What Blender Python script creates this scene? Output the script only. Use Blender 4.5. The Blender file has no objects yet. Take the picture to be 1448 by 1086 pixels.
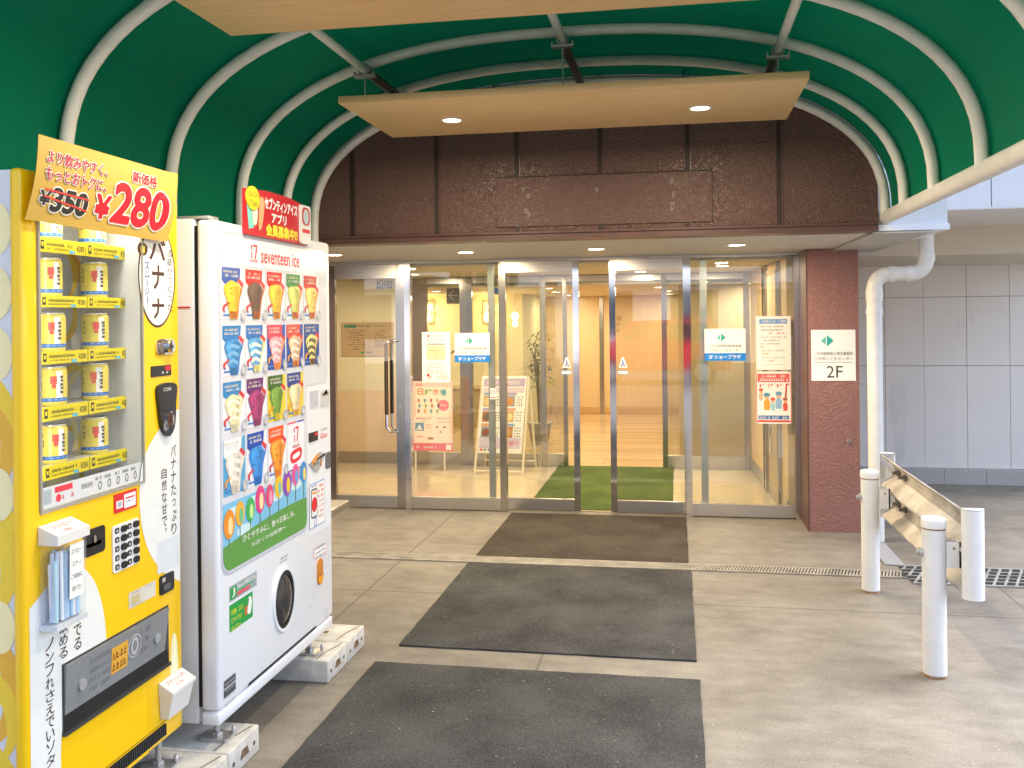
import bpy, math, random
WS, WI, SKY, SUN, EXPO = 7, 4.7, .14, .85, 1.98
from mathutils import Vector, Matrix
random.seed(7)
sc = bpy.context.scene
COL = sc.collection
# ---------------------------------------------------------------- camera geometry (survey of the photograph)
FPX, CYP, CAMH = 1310.0, 450.0, 1.6
YAW, ROLL = math.radians(10.07), math.radians(-0.6)
_f = Vector((-math.sin(YAW), math.cos(YAW), 0)); _r = Vector((math.cos(YAW), math.sin(YAW), 0)); _u = Vector((0, 0, 1))
RR = _r * math.cos(ROLL) + _u * math.sin(ROLL); UU = _u * math.cos(ROLL) - _r * math.sin(ROLL); FF = _f
CAM = Vector((0, 0, CAMH))
def onplane(px, py, ax, v):
    """surveyed point: where the sight line through a photo pixel meets a known plane of the place"""
    d = RR * ((px - 724) / FPX) + UU * (-(py - CYP) / FPX) + FF
    return CAM + d * ((v - CAM[ax]) / d[ax])
cam = bpy.data.cameras.new('camera'); camo = bpy.data.objects.new('camera', cam); COL.objects.link(camo)
cam.sensor_width = 36; cam.sensor_fit = 'HORIZONTAL'; cam.lens = 36 * FPX / 1448
cam.shift_y = -(543 - CYP) / 1448; cam.clip_start = 0.05; cam.clip_end = 500
m4 = Matrix((RR, UU, -FF)).transposed().to_4x4(); m4.translation = CAM
camo.matrix_world = m4; sc.camera = camo

# ---------------------------------------------------------------- materials
def lin(h):
    h = h.lstrip('#'); o = []
    for i in (0, 2, 4):
        c = int(h[i:i+2], 16) / 255
        o.append(c / 12.92 if c <= .04045 else ((c + .055) / 1.055) ** 2.4)
    return tuple(o)
def newmat(name):
    m = bpy.data.materials.new(name); m.use_nodes = True; n = m.node_tree.nodes
    return m, n, m.node_tree.links, n['Principled BSDF']
_mats = {}
def M(name, col, rough=.5, metal=0, bump=0, bscale=60, var=.08, vscale=5, stretch=(1, 1, 1), rvar=.1, spec=.5, bdist=.01, detail=4, coat=0, wear=None):
    if name in _mats: return _mats[name]
    m, n, l, b = newmat(name)
    if isinstance(col, str): col = lin(col)
    tc = n.new('ShaderNodeTexCoord'); mp = n.new('ShaderNodeMapping'); mp.inputs['Scale'].default_value = stretch
    l.new(tc.outputs['Object'], mp.inputs[0])
    nz = n.new('ShaderNodeTexNoise'); nz.inputs['Scale'].default_value = vscale; nz.inputs['Detail'].default_value = detail
    l.new(mp.outputs[0], nz.inputs['Vector'])
    mx = n.new('ShaderNodeMix'); mx.data_type = 'RGBA'
    mr0 = n.new('ShaderNodeMapRange'); mr0.inputs[1].default_value = .3; mr0.inputs[2].default_value = .7
    l.new(nz.outputs['Fac'], mr0.inputs[0]); l.new(mr0.outputs[0], mx.inputs[0])
    mx.inputs[6].default_value = tuple(c * (1 - var) for c in col) + (1,)
    mx.inputs[7].default_value = tuple(min(1, c * (1 + var)) for c in col) + (1,)
    last = mx.outputs[2]
    if wear:   # (colour, noise scale, threshold, strength, stretch): chips, streaks and grime with a shape of their own
        wc, ws, wt, wk, wst = wear
        mp2 = n.new('ShaderNodeMapping'); mp2.inputs['Scale'].default_value = wst; l.new(tc.outputs['Object'], mp2.inputs[0])
        wn = n.new('ShaderNodeTexNoise'); wn.inputs['Scale'].default_value = ws; wn.inputs['Detail'].default_value = 7; wn.inputs['Roughness'].default_value = .65; l.new(mp2.outputs[0], wn.inputs['Vector'])
        wr_ = n.new('ShaderNodeMapRange'); wr_.inputs[1].default_value = wt; wr_.inputs[2].default_value = wt + .08; wr_.inputs[4].default_value = wk; l.new(wn.outputs['Fac'], wr_.inputs[0])
        wm_ = n.new('ShaderNodeMix'); wm_.data_type = 'RGBA'; l.new(wr_.outputs[0], wm_.inputs[0]); l.new(last, wm_.inputs[6]); wm_.inputs[7].default_value = (*wc, 1); last = wm_.outputs[2]
    l.new(last, b.inputs['Base Color'])
    mr = n.new('ShaderNodeMapRange'); mr.inputs[3].default_value = max(0, rough - rvar); mr.inputs[4].default_value = min(1, rough + rvar)
    l.new(nz.outputs['Fac'], mr.inputs[0]); l.new(mr.outputs[0], b.inputs['Roughness'])
    b.inputs['Metallic'].default_value = metal; b.inputs['Specular IOR Level'].default_value = spec
    if coat: b.inputs['Coat Weight'].default_value = coat; b.inputs['Coat Roughness'].default_value = .08
    if bump:
        nb = n.new('ShaderNodeTexNoise'); nb.inputs['Scale'].default_value = bscale; nb.inputs['Detail'].default_value = 6
        l.new(mp.outputs[0], nb.inputs['Vector'])
        bp = n.new('ShaderNodeBump'); bp.inputs['Strength'].default_value = bump; bp.inputs['Distance'].default_value = bdist
        l.new(nb.outputs['Fac'], bp.inputs['Height']); l.new(bp.outputs[0], b.inputs['Normal'])
    _mats[name] = m
    return m
def ink(h, rough=.45):
    """printed colour"""
    return M('print ' + h.lstrip('#') + ('' if rough == .45 else str(rough)), h, rough, var=.03, vscale=30, rvar=.05)
def emit(name, col, s):
    if name in _mats: return _mats[name]
    m, n, l, b = newmat(name); b.inputs['Base Color'].default_value = (*col, 1)
    b.inputs['Emission Color'].default_value = (*col, 1); b.inputs['Emission Strength'].default_value = s
    _mats[name] = m; return m
def glassmat(name, tint=(.96, .98, .97), k=1.0, rough=0.0, milk=0.0):
    if name in _mats: return _mats[name]
    m, n, l, b = newmat(name); n.remove(b); out = n['Material Output']
    t = n.new('ShaderNodeBsdfTransparent'); t.inputs[0].default_value = (*tint, 1)
    g = n.new('ShaderNodeBsdfGlossy'); g.inputs['Roughness'].default_value = rough
    fr = n.new('ShaderNodeFresnel'); ge = n.new('ShaderNodeNewGeometry'); ior = n.new('ShaderNodeMapRange'); ior.inputs[3].default_value = 1.5; ior.inputs[4].default_value = 1 / 1.5; l.new(ge.outputs['Backfacing'], ior.inputs[0]); l.new(ior.outputs[0], fr.inputs[0])
    mm = n.new('ShaderNodeMath'); mm.operation = 'MULTIPLY'; mm.inputs[1].default_value = k; mm.use_clamp = True
    mx = n.new('ShaderNodeMixShader')
    l.new(fr.outputs[0], mm.inputs[0]); l.new(mm.outputs[0], mx.inputs[0]); l.new(t.outputs[0], mx.inputs[1]); l.new(g.outputs[0], mx.inputs[2]); l.new(mx.outputs[0], out.inputs[0])
    if milk:
        d = n.new('ShaderNodeBsdfDiffuse'); d.inputs[0].default_value = (.85, .88, .92, 1); m3 = n.new('ShaderNodeMixShader'); m3.inputs[0].default_value = milk
        l.new(mx.outputs[0], m3.inputs[1]); l.new(d.outputs[0], m3.inputs[2]); l.new(m3.outputs[0], out.inputs[0])
    _mats[name] = m; return m

def concrete(name, c0, c1, joints_x=(), joints_y=(), jw=.006):
    m, n, l, b = newmat(name)
    tc = n.new('ShaderNodeTexCoord')
    def noise(s, d=6, r=.6, st=(1, 1, 1)):
        mp = n.new('ShaderNodeMapping'); mp.inputs['Scale'].default_value = st; l.new(tc.outputs['Object'], mp.inputs[0])
        z = n.new('ShaderNodeTexNoise'); z.inputs['Scale'].default_value = s; z.inputs['Detail'].default_value = d; z.inputs['Roughness'].default_value = r
        l.new(mp.outputs[0], z.inputs['Vector']); return z.outputs['Fac']
    def math_(op, a, bb, clamp=False):
        q = n.new('ShaderNodeMath'); q.operation = op; q.use_clamp = clamp
        for i, v in enumerate((a, bb)):
            if isinstance(v, (int, float)): q.inputs[i].default_value = v
            else: l.new(v, q.inputs[i])
        return q.outputs[0]
    a = noise(1.1, 5, .62); c = noise(9, 6, .7, (.5, 1, 1)); d = noise(130, 3, .7)
    s = math_('ADD', math_('MULTIPLY', a, .36), math_('ADD', math_('MULTIPLY', c, .32), math_('MULTIPLY', d, .38)))
    mr = n.new('ShaderNodeMapRange'); mr.inputs[1].default_value = .40; mr.inputs[2].default_value = .66; l.new(s, mr.inputs[0])
    mx = n.new('ShaderNodeMix'); mx.data_type = 'RGBA'; l.new(mr.outputs[0], mx.inputs[0])
    mx.inputs[6].default_value = (*c0, 1); mx.inputs[7].default_value = (*c1, 1)
    # small pale scuffs and dark specks
    sp = noise(70, 2, .5); spm = n.new('ShaderNodeMapRange'); spm.inputs[1].default_value = .68; spm.inputs[2].default_value = .74; l.new(sp, spm.inputs[0])
    m2 = n.new('ShaderNodeMix'); m2.data_type = 'RGBA'; l.new(math_('MULTIPLY', spm.outputs[0], .35), m2.inputs[0]); l.new(mx.outputs[2], m2.inputs[6]); m2.inputs[7].default_value = (.62, .6, .56, 1)
    st = noise(2.3, 4, .55, (1, 1.6, 1)); stm = n.new('ShaderNodeMapRange'); stm.inputs[1].default_value = .58; stm.inputs[2].default_value = .72; l.new(st, stm.inputs[0])
    m3 = n.new('ShaderNodeMix'); m3.data_type = 'RGBA'; l.new(math_('MULTIPLY', stm.outputs[0], .20), m3.inputs[0]); l.new(m2.outputs[2], m3.inputs[6]); m3.inputs[7].default_value = (.1, .095, .08, 1)
    last = m3.outputs[2]; jsum = None
    sx = n.new('ShaderNodeSeparateXYZ'); l.new(tc.outputs['Object'], sx.inputs[0])
    wob = math_('MULTIPLY', math_('SUBTRACT', noise(6, 3), .5), .012)
    for i, js in ((0, joints_x), (1, joints_y)):
        for j in js:
            dd = math_('ABSOLUTE', math_('SUBTRACT', math_('ADD', sx.outputs[i], wob), j), 0)
            k = n.new('ShaderNodeMapRange'); k.inputs[1].default_value = jw * .5; k.inputs[2].default_value = jw * 1.3; k.inputs[3].default_value = 1; k.inputs[4].default_value = 0
            l.new(dd, k.inputs[0]); jsum = k.outputs[0] if jsum is None else math_('MAXIMUM', jsum, k.outputs[0])
    if jsum is not None:
        m4_ = n.new('ShaderNodeMix'); m4_.data_type = 'RGBA'; l.new(math_('MULTIPLY', jsum, .5), m4_.inputs[0]); l.new(last, m4_.inputs[6]); m4_.inputs[7].default_value = (.07, .06, .05, 1); last = m4_.outputs[2]
    l.new(last, b.inputs['Base Color']); b.inputs['Roughness'].default_value = .72; b.inputs['Specular IOR Level'].default_value = .35
    bp = n.new('ShaderNodeBump'); bp.inputs['Strength'].default_value = .5; bp.inputs['Distance'].default_value = .004
    h = math_('ADD', c, math_('MULTIPLY', d, .6))
    if jsum is not None: h = math_('SUBTRACT', h, math_('MULTIPLY', jsum, 1.5))
    l.new(h, bp.inputs['Height']); l.new(bp.outputs[0], b.inputs['Normal'])
    _mats[name] = m; return m

def woodmat(name, c0, c1, axis=0, rough=.45, plank=0):
    m, n, l, b = newmat(name); tc = n.new('ShaderNodeTexCoord'); mp = n.new('ShaderNodeMapping')
    sc_ = [26, 26, 26]; sc_[axis] = 1.1; mp.inputs['Scale'].default_value = sc_; l.new(tc.outputs['Object'], mp.inputs[0])
    z = n.new('ShaderNodeTexNoise'); z.inputs['Scale'].default_value = 1.6; z.inputs['Detail'].default_value = 8; z.inputs['Roughness'].default_value = .65; z.inputs['Distortion'].default_value = .4
    l.new(mp.outputs[0], z.inputs['Vector'])
    mr = n.new('ShaderNodeMapRange'); mr.inputs[1].default_value = .3; mr.inputs[2].default_value = .72; l.new(z.outputs['Fac'], mr.inputs[0])
    mx = n.new('ShaderNodeMix'); mx.data_type = 'RGBA'; l.new(mr.outputs[0], mx.inputs[0]); mx.inputs[6].default_value = (*c0, 1); mx.inputs[7].default_value = (*c1, 1)
    last = mx.outputs[2]
    if plank:
        bk = n.new('ShaderNodeTexBrick'); bk.inputs['Scale'].default_value = 1; bk.inputs['Brick Width'].default_value = 1.6; bk.inputs['Row Height'].default_value = plank; bk.inputs['Mortar Size'].default_value = .004
        bk.inputs['Color1'].default_value = (.75, .75, .75, 1); bk.inputs['Color2'].default_value = (1.1, 1.05, 1, 1); bk.inputs['Mortar'].default_value = (.4, .35, .3, 1)
        l.new(tc.outputs['Object'], bk.inputs['Vector'])
        mm = n.new('ShaderNodeMix'); mm.data_type = 'RGBA'; mm.blend_type = 'MULTIPLY'; mm.inputs[0].default_value = 1; l.new(last, mm.inputs[6]); l.new(bk.outputs[0], mm.inputs[7]); last = mm.outputs[2]
    l.new(last, b.inputs['Base Color']); b.inputs['Roughness'].default_value = rough
    bp = n.new('ShaderNodeBump'); bp.inputs['Strength'].default_value = .12; bp.inputs['Distance'].default_value = .003; l.new(z.outputs['Fac'], bp.inputs['Height']); l.new(bp.outputs[0], b.inputs['Normal'])
    _mats[name] = m; return m

def embossed(name, c0, c1, rough=.4, scale=38, bs=.65):
    """pressed metal cladding with a swirly leather grain"""
    m, n, l, b = newmat(name); tc = n.new('ShaderNodeTexCoord')
    z = n.new('ShaderNodeTexNoise'); z.inputs['Scale'].default_value = scale; z.inputs['Detail'].default_value = 2.5; z.inputs['Distortion'].default_value = 2.2; l.new(tc.outputs['Object'], z.inputs['Vector'])
    mr = n.new('ShaderNodeMapRange'); mr.inputs[1].default_value = .42; mr.inputs[2].default_value = .6; l.new(z.outputs['Fac'], mr.inputs[0])
    v = n.new('ShaderNodeTexNoise'); v.inputs['Scale'].default_value = 1.7; v.inputs['Detail'].default_value = 5; l.new(tc.outputs['Object'], v.inputs['Vector'])
    mx = n.new('ShaderNodeMix'); mx.data_type = 'RGBA'; l.new(v.outputs['Fac'], mx.inputs[0]); mx.inputs[6].default_value = (*c0, 1); mx.inputs[7].default_value = (*c1, 1)
    l.new(mx.outputs[2], b.inputs['Base Color']); b.inputs['Roughness'].default_value = rough; b.inputs['Specular IOR Level'].default_value = .45
    bp = n.new('ShaderNodeBump'); bp.inputs['Strength'].default_value = bs; bp.inputs['Distance'].default_value = .005; l.new(mr.outputs[0], bp.inputs['Height']); l.new(bp.outputs[0], b.inputs['Normal'])
    _mats[name] = m; return m

def matting(name, c0, c1, scale=150):
    m, n, l, b = newmat(name); tc = n.new('ShaderNodeTexCoord')
    z = n.new('ShaderNodeTexNoise'); z.inputs['Scale'].default_value = scale; z.inputs['Detail'].default_value = 3; l.new(tc.outputs['Object'], z.inputs['Vector'])
    a = n.new('ShaderNodeTexNoise'); a.inputs['Scale'].default_value = 2.5; a.inputs['Detail'].default_value = 5; l.new(tc.outputs['Object'], a.inputs['Vector'])
    q = n.new('ShaderNodeMath'); q.operation = 'ADD'; l.new(z.outputs['Fac'], q.inputs[0]); l.new(a.outputs['Fac'], q.inputs[1])
    mr = n.new('ShaderNodeMapRange'); mr.inputs[1].default_value = .72; mr.inputs[2].default_value = 1.28; l.new(q.outputs[0], mr.inputs[0])
    mx = n.new('ShaderNodeMix'); mx.data_type = 'RGBA'; l.new(mr.outputs[0], mx.inputs[0]); mx.inputs[6].default_value = (*c0, 1); mx.inputs[7].default_value = (*c1, 1)
    # lint and grit
    g = n.new('ShaderNodeTexNoise'); g.inputs['Scale'].default_value = 75; g.inputs['Detail'].default_value = 1; l.new(tc.outputs['Object'], g.inputs['Vector'])
    gm = n.new('ShaderNodeMapRange'); gm.inputs[1].default_value = .76; gm.inputs[2].default_value = .79; l.new(g.outputs['Fac'], gm.inputs[0])
    m2 = n.new('ShaderNodeMix'); m2.data_type = 'RGBA'; l.new(gm.outputs[0], m2.inputs[0]); l.new(mx.outputs[2], m2.inputs[6]); m2.inputs[7].default_value = (.3, .29, .27, 1)
    l.new(m2.outputs[2], b.inputs['Base Color']); b.inputs['Roughness'].default_value = .95; b.inputs['Specular IOR Level'].default_value = .15
    bp = n.new('ShaderNodeBump'); bp.inputs['Strength'].default_value = .8; bp.inputs['Distance'].default_value = .004; l.new(z.outputs['Fac'], bp.inputs['Height']); l.new(bp.outputs[0], b.inputs['Normal'])
    _mats[name] = m; return m

def fabricmat(name, col, tcol):
    m, n, l, b = newmat(name); out = n['Material Output']; tc = n.new('ShaderNodeTexCoord')
    z = n.new('ShaderNodeTexNoise'); z.inputs['Scale'].default_value = 1.5; z.inputs['Detail'].default_value = 5; l.new(tc.outputs['Object'], z.inputs['Vector'])
    mx = n.new('ShaderNodeMix'); mx.data_type = 'RGBA'; l.new(z.outputs['Fac'], mx.inputs[0])
    mx.inputs[6].default_value = (*[c * .82 for c in col], 1); mx.inputs[7].default_value = (*[c * 1.16 for c in col], 1)
    gn = n.new('ShaderNodeTexNoise'); gn.inputs['Scale'].default_value = 5; gn.inputs['Detail'].default_value = 8; gn.inputs['Roughness'].default_value = .7; l.new(tc.outputs['Object'], gn.inputs['Vector'])
    gm = n.new('ShaderNodeMapRange'); gm.inputs[1].default_value = .56; gm.inputs[2].default_value = .76; gm.inputs[4].default_value = .22; l.new(gn.outputs['Fac'], gm.inputs[0])
    g2 = n.new('ShaderNodeMix'); g2.data_type = 'RGBA'; l.new(gm.outputs[0], g2.inputs[0]); l.new(mx.outputs[2], g2.inputs[6]); g2.inputs[7].default_value = (.03, .10, .06, 1)
    l.new(g2.outputs[2], b.inputs['Base Color']); b.inputs['Roughness'].default_value = .65; b.inputs['Specular IOR Level'].default_value = .05
    w = n.new('ShaderNodeTexNoise'); w.inputs['Scale'].default_value = 7; w.inputs['Detail'].default_value = 5; l.new(tc.outputs['Object'], w.inputs['Vector'])
    bp = n.new('ShaderNodeBump'); bp.inputs['Strength'].default_value = .35; bp.inputs['Distance'].default_value = .02; l.new(w.outputs['Fac'], bp.inputs['Height']); l.new(bp.outputs[0], b.inputs['Normal'])
    t = n.new('ShaderNodeBsdfTranslucent'); t.inputs[0].default_value = (*tcol, 1)
    s = n.new('ShaderNodeMixShader'); s.inputs[0].default_value = .06; l.new(b.outputs[0], s.inputs[1]); l.new(t.outputs[0], s.inputs[2]); l.new(s.outputs[0], out.inputs[0])
    _mats[name] = m; return m

def tilemat(name, c0, c1, size, grout, rough=.12, rot=0.0):
    m, n, l, b = newmat(name); tc = n.new('ShaderNodeTexCoord'); mp = n.new('ShaderNodeMapping'); mp.inputs['Rotation'].default_value = (0, 0, rot); l.new(tc.outputs['Object'], mp.inputs[0])
    bk = n.new('ShaderNodeTexBrick'); bk.offset = 0; bk.inputs['Scale'].default_value = 1; bk.inputs['Brick Width'].default_value = size; bk.inputs['Row Height'].default_value = size; bk.inputs['Mortar Size'].default_value = .004; bk.inputs['Mortar Smooth'].default_value = .1
    bk.inputs['Color1'].default_value = (*c0, 1); bk.inputs['Color2'].default_value = (*c1, 1); bk.inputs['Mortar'].default_value = (*grout, 1); l.new(mp.outputs[0], bk.inputs['Vector'])
    l.new(bk.outputs[0], b.inputs['Base Color']); b.inputs['Roughness'].default_value = rough
    _mats[name] = m; return m

WHITE = M('white enamel', (.83, .85, .90), .28, var=.006, rvar=.015, coat=.3)
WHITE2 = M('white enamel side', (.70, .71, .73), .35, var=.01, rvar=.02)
PIPEW = M('white painted pipe', (.77, .76, .73), .38, var=.06, vscale=14, bump=.05, bscale=30, wear=((.42, .36, .28), 9, .66, .55, (1, 1, .35)))
POSTW = M('white painted post', (.80, .81, .82), .36, var=.05, vscale=9, bump=.04, bscale=40, wear=((.40, .30, .20), 22, .68, .6, (1, 1, .6)))
RUST = M('rusty paint edge', (.36, .22, .12), .8, var=.4, vscale=40)
BEAM = M('dirty galvanised beam', (.56, .53, .49), .55, var=.3, vscale=7, bump=.08, bscale=40)
STEEL = M('brushed stainless', (.47, .455, .44), .16, 1, var=.05, vscale=8, stretch=(60, 60, 1), rvar=.08)
STEELH = M('brushed stainless rail', (.60, .59, .57), .3, 1, var=.06, vscale=8, stretch=(1, 60, 60), rvar=.08)
CHROME = M('polished stainless', (.72, .72, .73), .07, 1, var=.03, vscale=6, rvar=.04)
GALV = M('galvanised steel', (.52, .52, .51), .42, .7, var=.15, vscale=20)
DARKST = M('dark steel', (.10, .10, .10), .5, .6, var=.2, vscale=12)
BLACK = M('black plastic', (.018, .018, .02), .3, var=.2, rvar=.1)
BLACKM = M('matt black', (.008, .008, .008), .8, var=.2)
YEL = M('yellow enamel', '#ffcc00', .3, var=.012, rvar=.02, coat=.3)
GREYF = M('smoked grey flap', (.24, .25, .26), .28, var=.06)
CANOPYG = fabricmat('green canopy fabric', (.0008, .135, .066), (.003, .22, .10))
RIBW = M('cream painted tube', (.82, .80, .75), .38, var=.06, vscale=12, wear=((.5, .45, .36), 14, .66, .4, (1, 1, 1)))
OAK = woodmat('light oak veneer', (.76, .49, .22), (.90, .63, .33))
BROWN = embossed('brown pressed cladding', (.118, .060, .048), (.165, .092, .076), .42, 34, .9)
BROWNP = M('brown painted metal', (.11, .050, .040), .4, var=.15, vscale=6)
MAUVE_LIT = embossed('lit mauve brown cladding', (.26, .125, .110), (.33, .165, .148), .40, 32, .9)  # fascia cladding made pinker, with the pillar's brighter light put into the colour
SOFF = M('cream soffit paint', (.62, .60, .56), .55, var=.03)
PLAST = M('white plastic', (.76, .75, .73), .4, var=.03)
CONC = concrete('pavement concrete', (.112, .099, .082), (.285, .265, .232), (-1.82, -.645, 1.83, 4.2, -4.6), (5.24, 2.0, -1.5, -5), .007)
BLOCKC = M('precast block concrete', (.54, .53, .50), .85, wear=((.26, .24, .2), 26, .63, .6, (1, 1, 1)), var=.18, vscale=14, bump=.5, bscale=90, bdist=.004)
MATD = matting('charcoal matting', (.026, .0265, .027), (.094, .094, .093))
MATG = matting('green matting', (.042, .075, .018), (.125, .175, .05), 90)
GREYW = M('grey wall panel', (.88, .845, .80), .7, var=.035, vscale=1.2, bump=.06, bscale=120, wear=((.60, .57, .53), 3.2, .60, .35, (1, 1, .22)))
WARMW = M('cream interior wall', (.66, .60, .42), .6, var=.03)
TANW = woodmat('pale wood wall', (.52, .40, .24), (.60, .47, .30), 2, .35)
FLOORT = tilemat('polished beige tile', (.62, .53, .38), (.66, .57, .42), .6, (.40, .34, .25), .10, math.radians(45))
FLOORW = woodmat('hall wood floor', (.48, .34, .19), (.64, .47, .28), 0, .18, .12)
CEILI = M('interior ceiling paint', (.68, .62, .50), .7, var=.02)
GLASS = glassmat('clear door glass', (.94, .96, .93), 3.8)
GLASSIN = glassmat('inner door glass', (.80, .85, .76), 2.0)
GLASSV = glassmat('vending glass', (.96, .97, .97), .8)

# ---------------------------------------------------------------- mesh builder
class Fr:
    def __init__(s, o, u, v): s.o = Vector(o); s.u = Vector(u); s.v = Vector(v); s.n = s.u.cross(s.v)
    def __call__(s, a, b, n=0): return s.o + s.u * a + s.v * b + s.n * n
def FX(x): return Fr((x, 0, 0), (0, 1, 0), (0, 0, 1))     # faces +X, (a,b) = (y,z)
def FY(y): return Fr((0, y, 0), (1, 0, 0), (0, 0, 1))     # faces -Y, (a,b) = (x,z)
def FZ(z): return Fr((0, 0, z), (1, 0, 0), (0, 1, 0))     # faces +Z
def FD(z): return Fr((0, 0, z), (1, 0, 0), (0, -1, 0))    # faces -Z
_txt = {}
def textmesh(body, off=0.0, res=2):
    k = (body, off, res)
    if k not in _txt:
        c = bpy.data.curves.new('lettering', 'FONT'); c.body = body; c.resolution_u = res; c.offset = off
        o = bpy.data.objects.new('lettering', c); COL.objects.link(o)
        dg = bpy.context.evaluated_depsgraph_get(); me = bpy.data.meshes.new_from_object(o.evaluated_get(dg))
        vs = [(v.co.x, v.co.y) for v in me.vertices]; fs = [tuple(p.vertices) for p in me.polygons]
        bpy.data.objects.remove(o); bpy.data.curves.remove(c); bpy.data.meshes.remove(me)
        _txt[k] = (vs, fs)
    return _txt[k]
class MB:
    def __init__(s): s.v = []; s.f = []; s.mi = []; s.sm = []; s.mats = []
    def m(s, mat):
        if mat not in s.mats: s.mats.append(mat)
        return s.mats.index(mat)
    def add(s, vs, fs, mat, smooth=False):
        k = len(s.v); i = s.m(mat); s.v += [Vector(p) for p in vs]
        for f in fs: s.f.append([k + j for j in f]); s.mi.append(i); s.sm.append(smooth)
    def box(s, x0, y0, z0, x1, y1, z1, mat):
        vs = [(x, y, z) for x in (x0, x1) for y in (y0, y1) for z in (z0, z1)]
        s.add(vs, [(0, 1, 3, 2), (4, 6, 7, 5), (0, 4, 5, 1), (2, 3, 7, 6), (0, 2, 6, 4), (1, 5, 7, 3)], mat); return s
    def bbox(s, x0, y0, z0, x1, y1, z1, mat, r=.01, seg=3):
        """box with rounded edges"""
        bm = _bm.new(); mtx = Matrix.Translation(((x0+x1)/2, (y0+y1)/2, (z0+z1)/2)) @ Matrix.Diagonal((abs(x1-x0), abs(y1-y0), abs(z1-z0), 1))
        _bmo.create_cube(bm, size=1, matrix=mtx)
        _bmo.bevel(bm, geom=bm.edges[:], offset=r, segments=seg, profile=.5, affect='EDGES')
        bm.verts.index_update(); s.add([v.co.copy() for v in bm.verts], [[v.index for v in f.verts] for f in bm.faces], mat, True); bm.free(); return s
    def fbox(s, F, a0, b0, a1, b1, n0, n1, mat):
        vs = [F(a, b, n) for a in (a0, a1) for b in (b0, b1) for n in (n0, n1)]
        s.add(vs, [(0, 1, 3, 2), (4, 6, 7, 5), (0, 4, 5, 1), (2, 3, 7, 6), (0, 2, 6, 4), (1, 5, 7, 3)], mat); return s
    def rect(s, F, a0, b0, a1, b1, n, mat):
        s.add([F(a0, b0, n), F(a1, b0, n), F(a1, b1, n), F(a0, b1, n)], [(0, 1, 2, 3)], mat); return s
    def poly(s, F, pts, n, mat):
        s.add([F(a, b, n) for a, b in pts], [tuple(range(len(pts)))], mat); return s
    def prism(s, F, pts, n0, n1, mat, smooth=False):
        k = len(pts); vs = [F(a, b, n0) for a, b in pts] + [F(a, b, n1) for a, b in pts]
        s.add(vs, [tuple(range(k))[::-1], tuple(range(k, 2 * k))], mat)
        s.add(vs, [(i, (i + 1) % k, k + (i + 1) % k, k + i) for i in range(k)], mat, smooth); return s
    def ell(s, F, a, b, ra, rb, n, mat, seg=28, n1=None):
        pts = [(a + ra * math.cos(t * 2 * math.pi / seg), b + rb * math.sin(t * 2 * math.pi / seg)) for t in range(seg)]
        return s.poly(F, pts, n, mat) if n1 is None else s.prism(F, pts, n, n1, mat, True)
    def ring(s, F, a, b, r0, r1, n0, n1, mat, seg=28, k=1.0):
        c = [(math.cos(t * 2 * math.pi / seg), math.sin(t * 2 * math.pi / seg)) for t in range(seg)]
        prof = [(r0, n0), (r1, n0), (r1, n1), (r0, n1)]; vs = []
        for r, n in prof: vs += [F(a + r * x, b + r * k * y, n) for x, y in c]
        fs = [(p * seg + i, p * seg + (i + 1) % seg, ((p + 1) % 4) * seg + (i + 1) % seg, ((p + 1) % 4) * seg + i) for p in range(4) for i in range(seg)]
        s.add(vs, fs, mat); return s
    def text(s, F, body, a0, b0, a1, b1, n, mat, off=0.0, keep=False, res=2):
        """body fitted into the box a0..a1 x b0..b1"""
        vs, fs = textmesh(body, 0.0, res)
        if not vs: return s
        xs = [v[0] for v in vs]; ys = [v[1] for v in vs]; x0, x1, y0, y1 = min(xs), max(xs), min(ys), max(ys)
        if off: vs, fs = textmesh(body, off)
        ka = (a1 - a0) / max(1e-6, x1 - x0); kb = (b1 - b0) / max(1e-6, y1 - y0)
        if keep: ka = kb = min(abs(ka), abs(kb)); a0 = (a0 + a1) / 2 - ka * (x1 - x0) / 2; b0 = (b0 + b1) / 2 - kb * (y1 - y0) / 2
        s.add([F(a0 + (x - x0) * ka, b0 + (y - y0) * kb, n) for x, y in vs], fs, mat); return s
    def btext(s, F, body, a0, b0, a1, b1, n, mat, r, ku=1, kv=1, k=12, res=3):
        """heavier lettering: the glyphs laid down k times round a small circle"""
        for i in range(k):
            da = r * ku * math.cos(i * 2 * math.pi / k); db = r * kv * math.sin(i * 2 * math.pi / k); s.text(F, body, a0 + da, b0 + db, a1 + da, b1 + db, n + i * 3e-5, mat, res=res)
        return s
    def vtext(s, F, body, a, b_top, b_bot, w, n, mat, off=0.0):
        """upright column of characters, centred on a"""
        k = len(body); h = (b_top - b_bot) / k
        for i, ch in enumerate(body):
            y1 = b_top - i * h
            if ch in 'ー': s.fbox(F, a - w * .09, y1 - h * .95, a + w * .09, y1 - h * .05, n, n + .0002, mat)
            elif ch in '。、': s.text(F, ch, a + w * .1, y1 - h * .4, a + w * .45, y1 - h * .08, n, mat)
            elif ch in 'っつゃょ': s.text(F, ch, a - w * .3, y1 - h * .8, a + w * .38, y1 - h * .2, n, mat, off)
            else: s.text(F, ch, a - w / 2, y1 - h * .93, a + w / 2, y1 - h * .07, n, mat, off)
        return s
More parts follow.
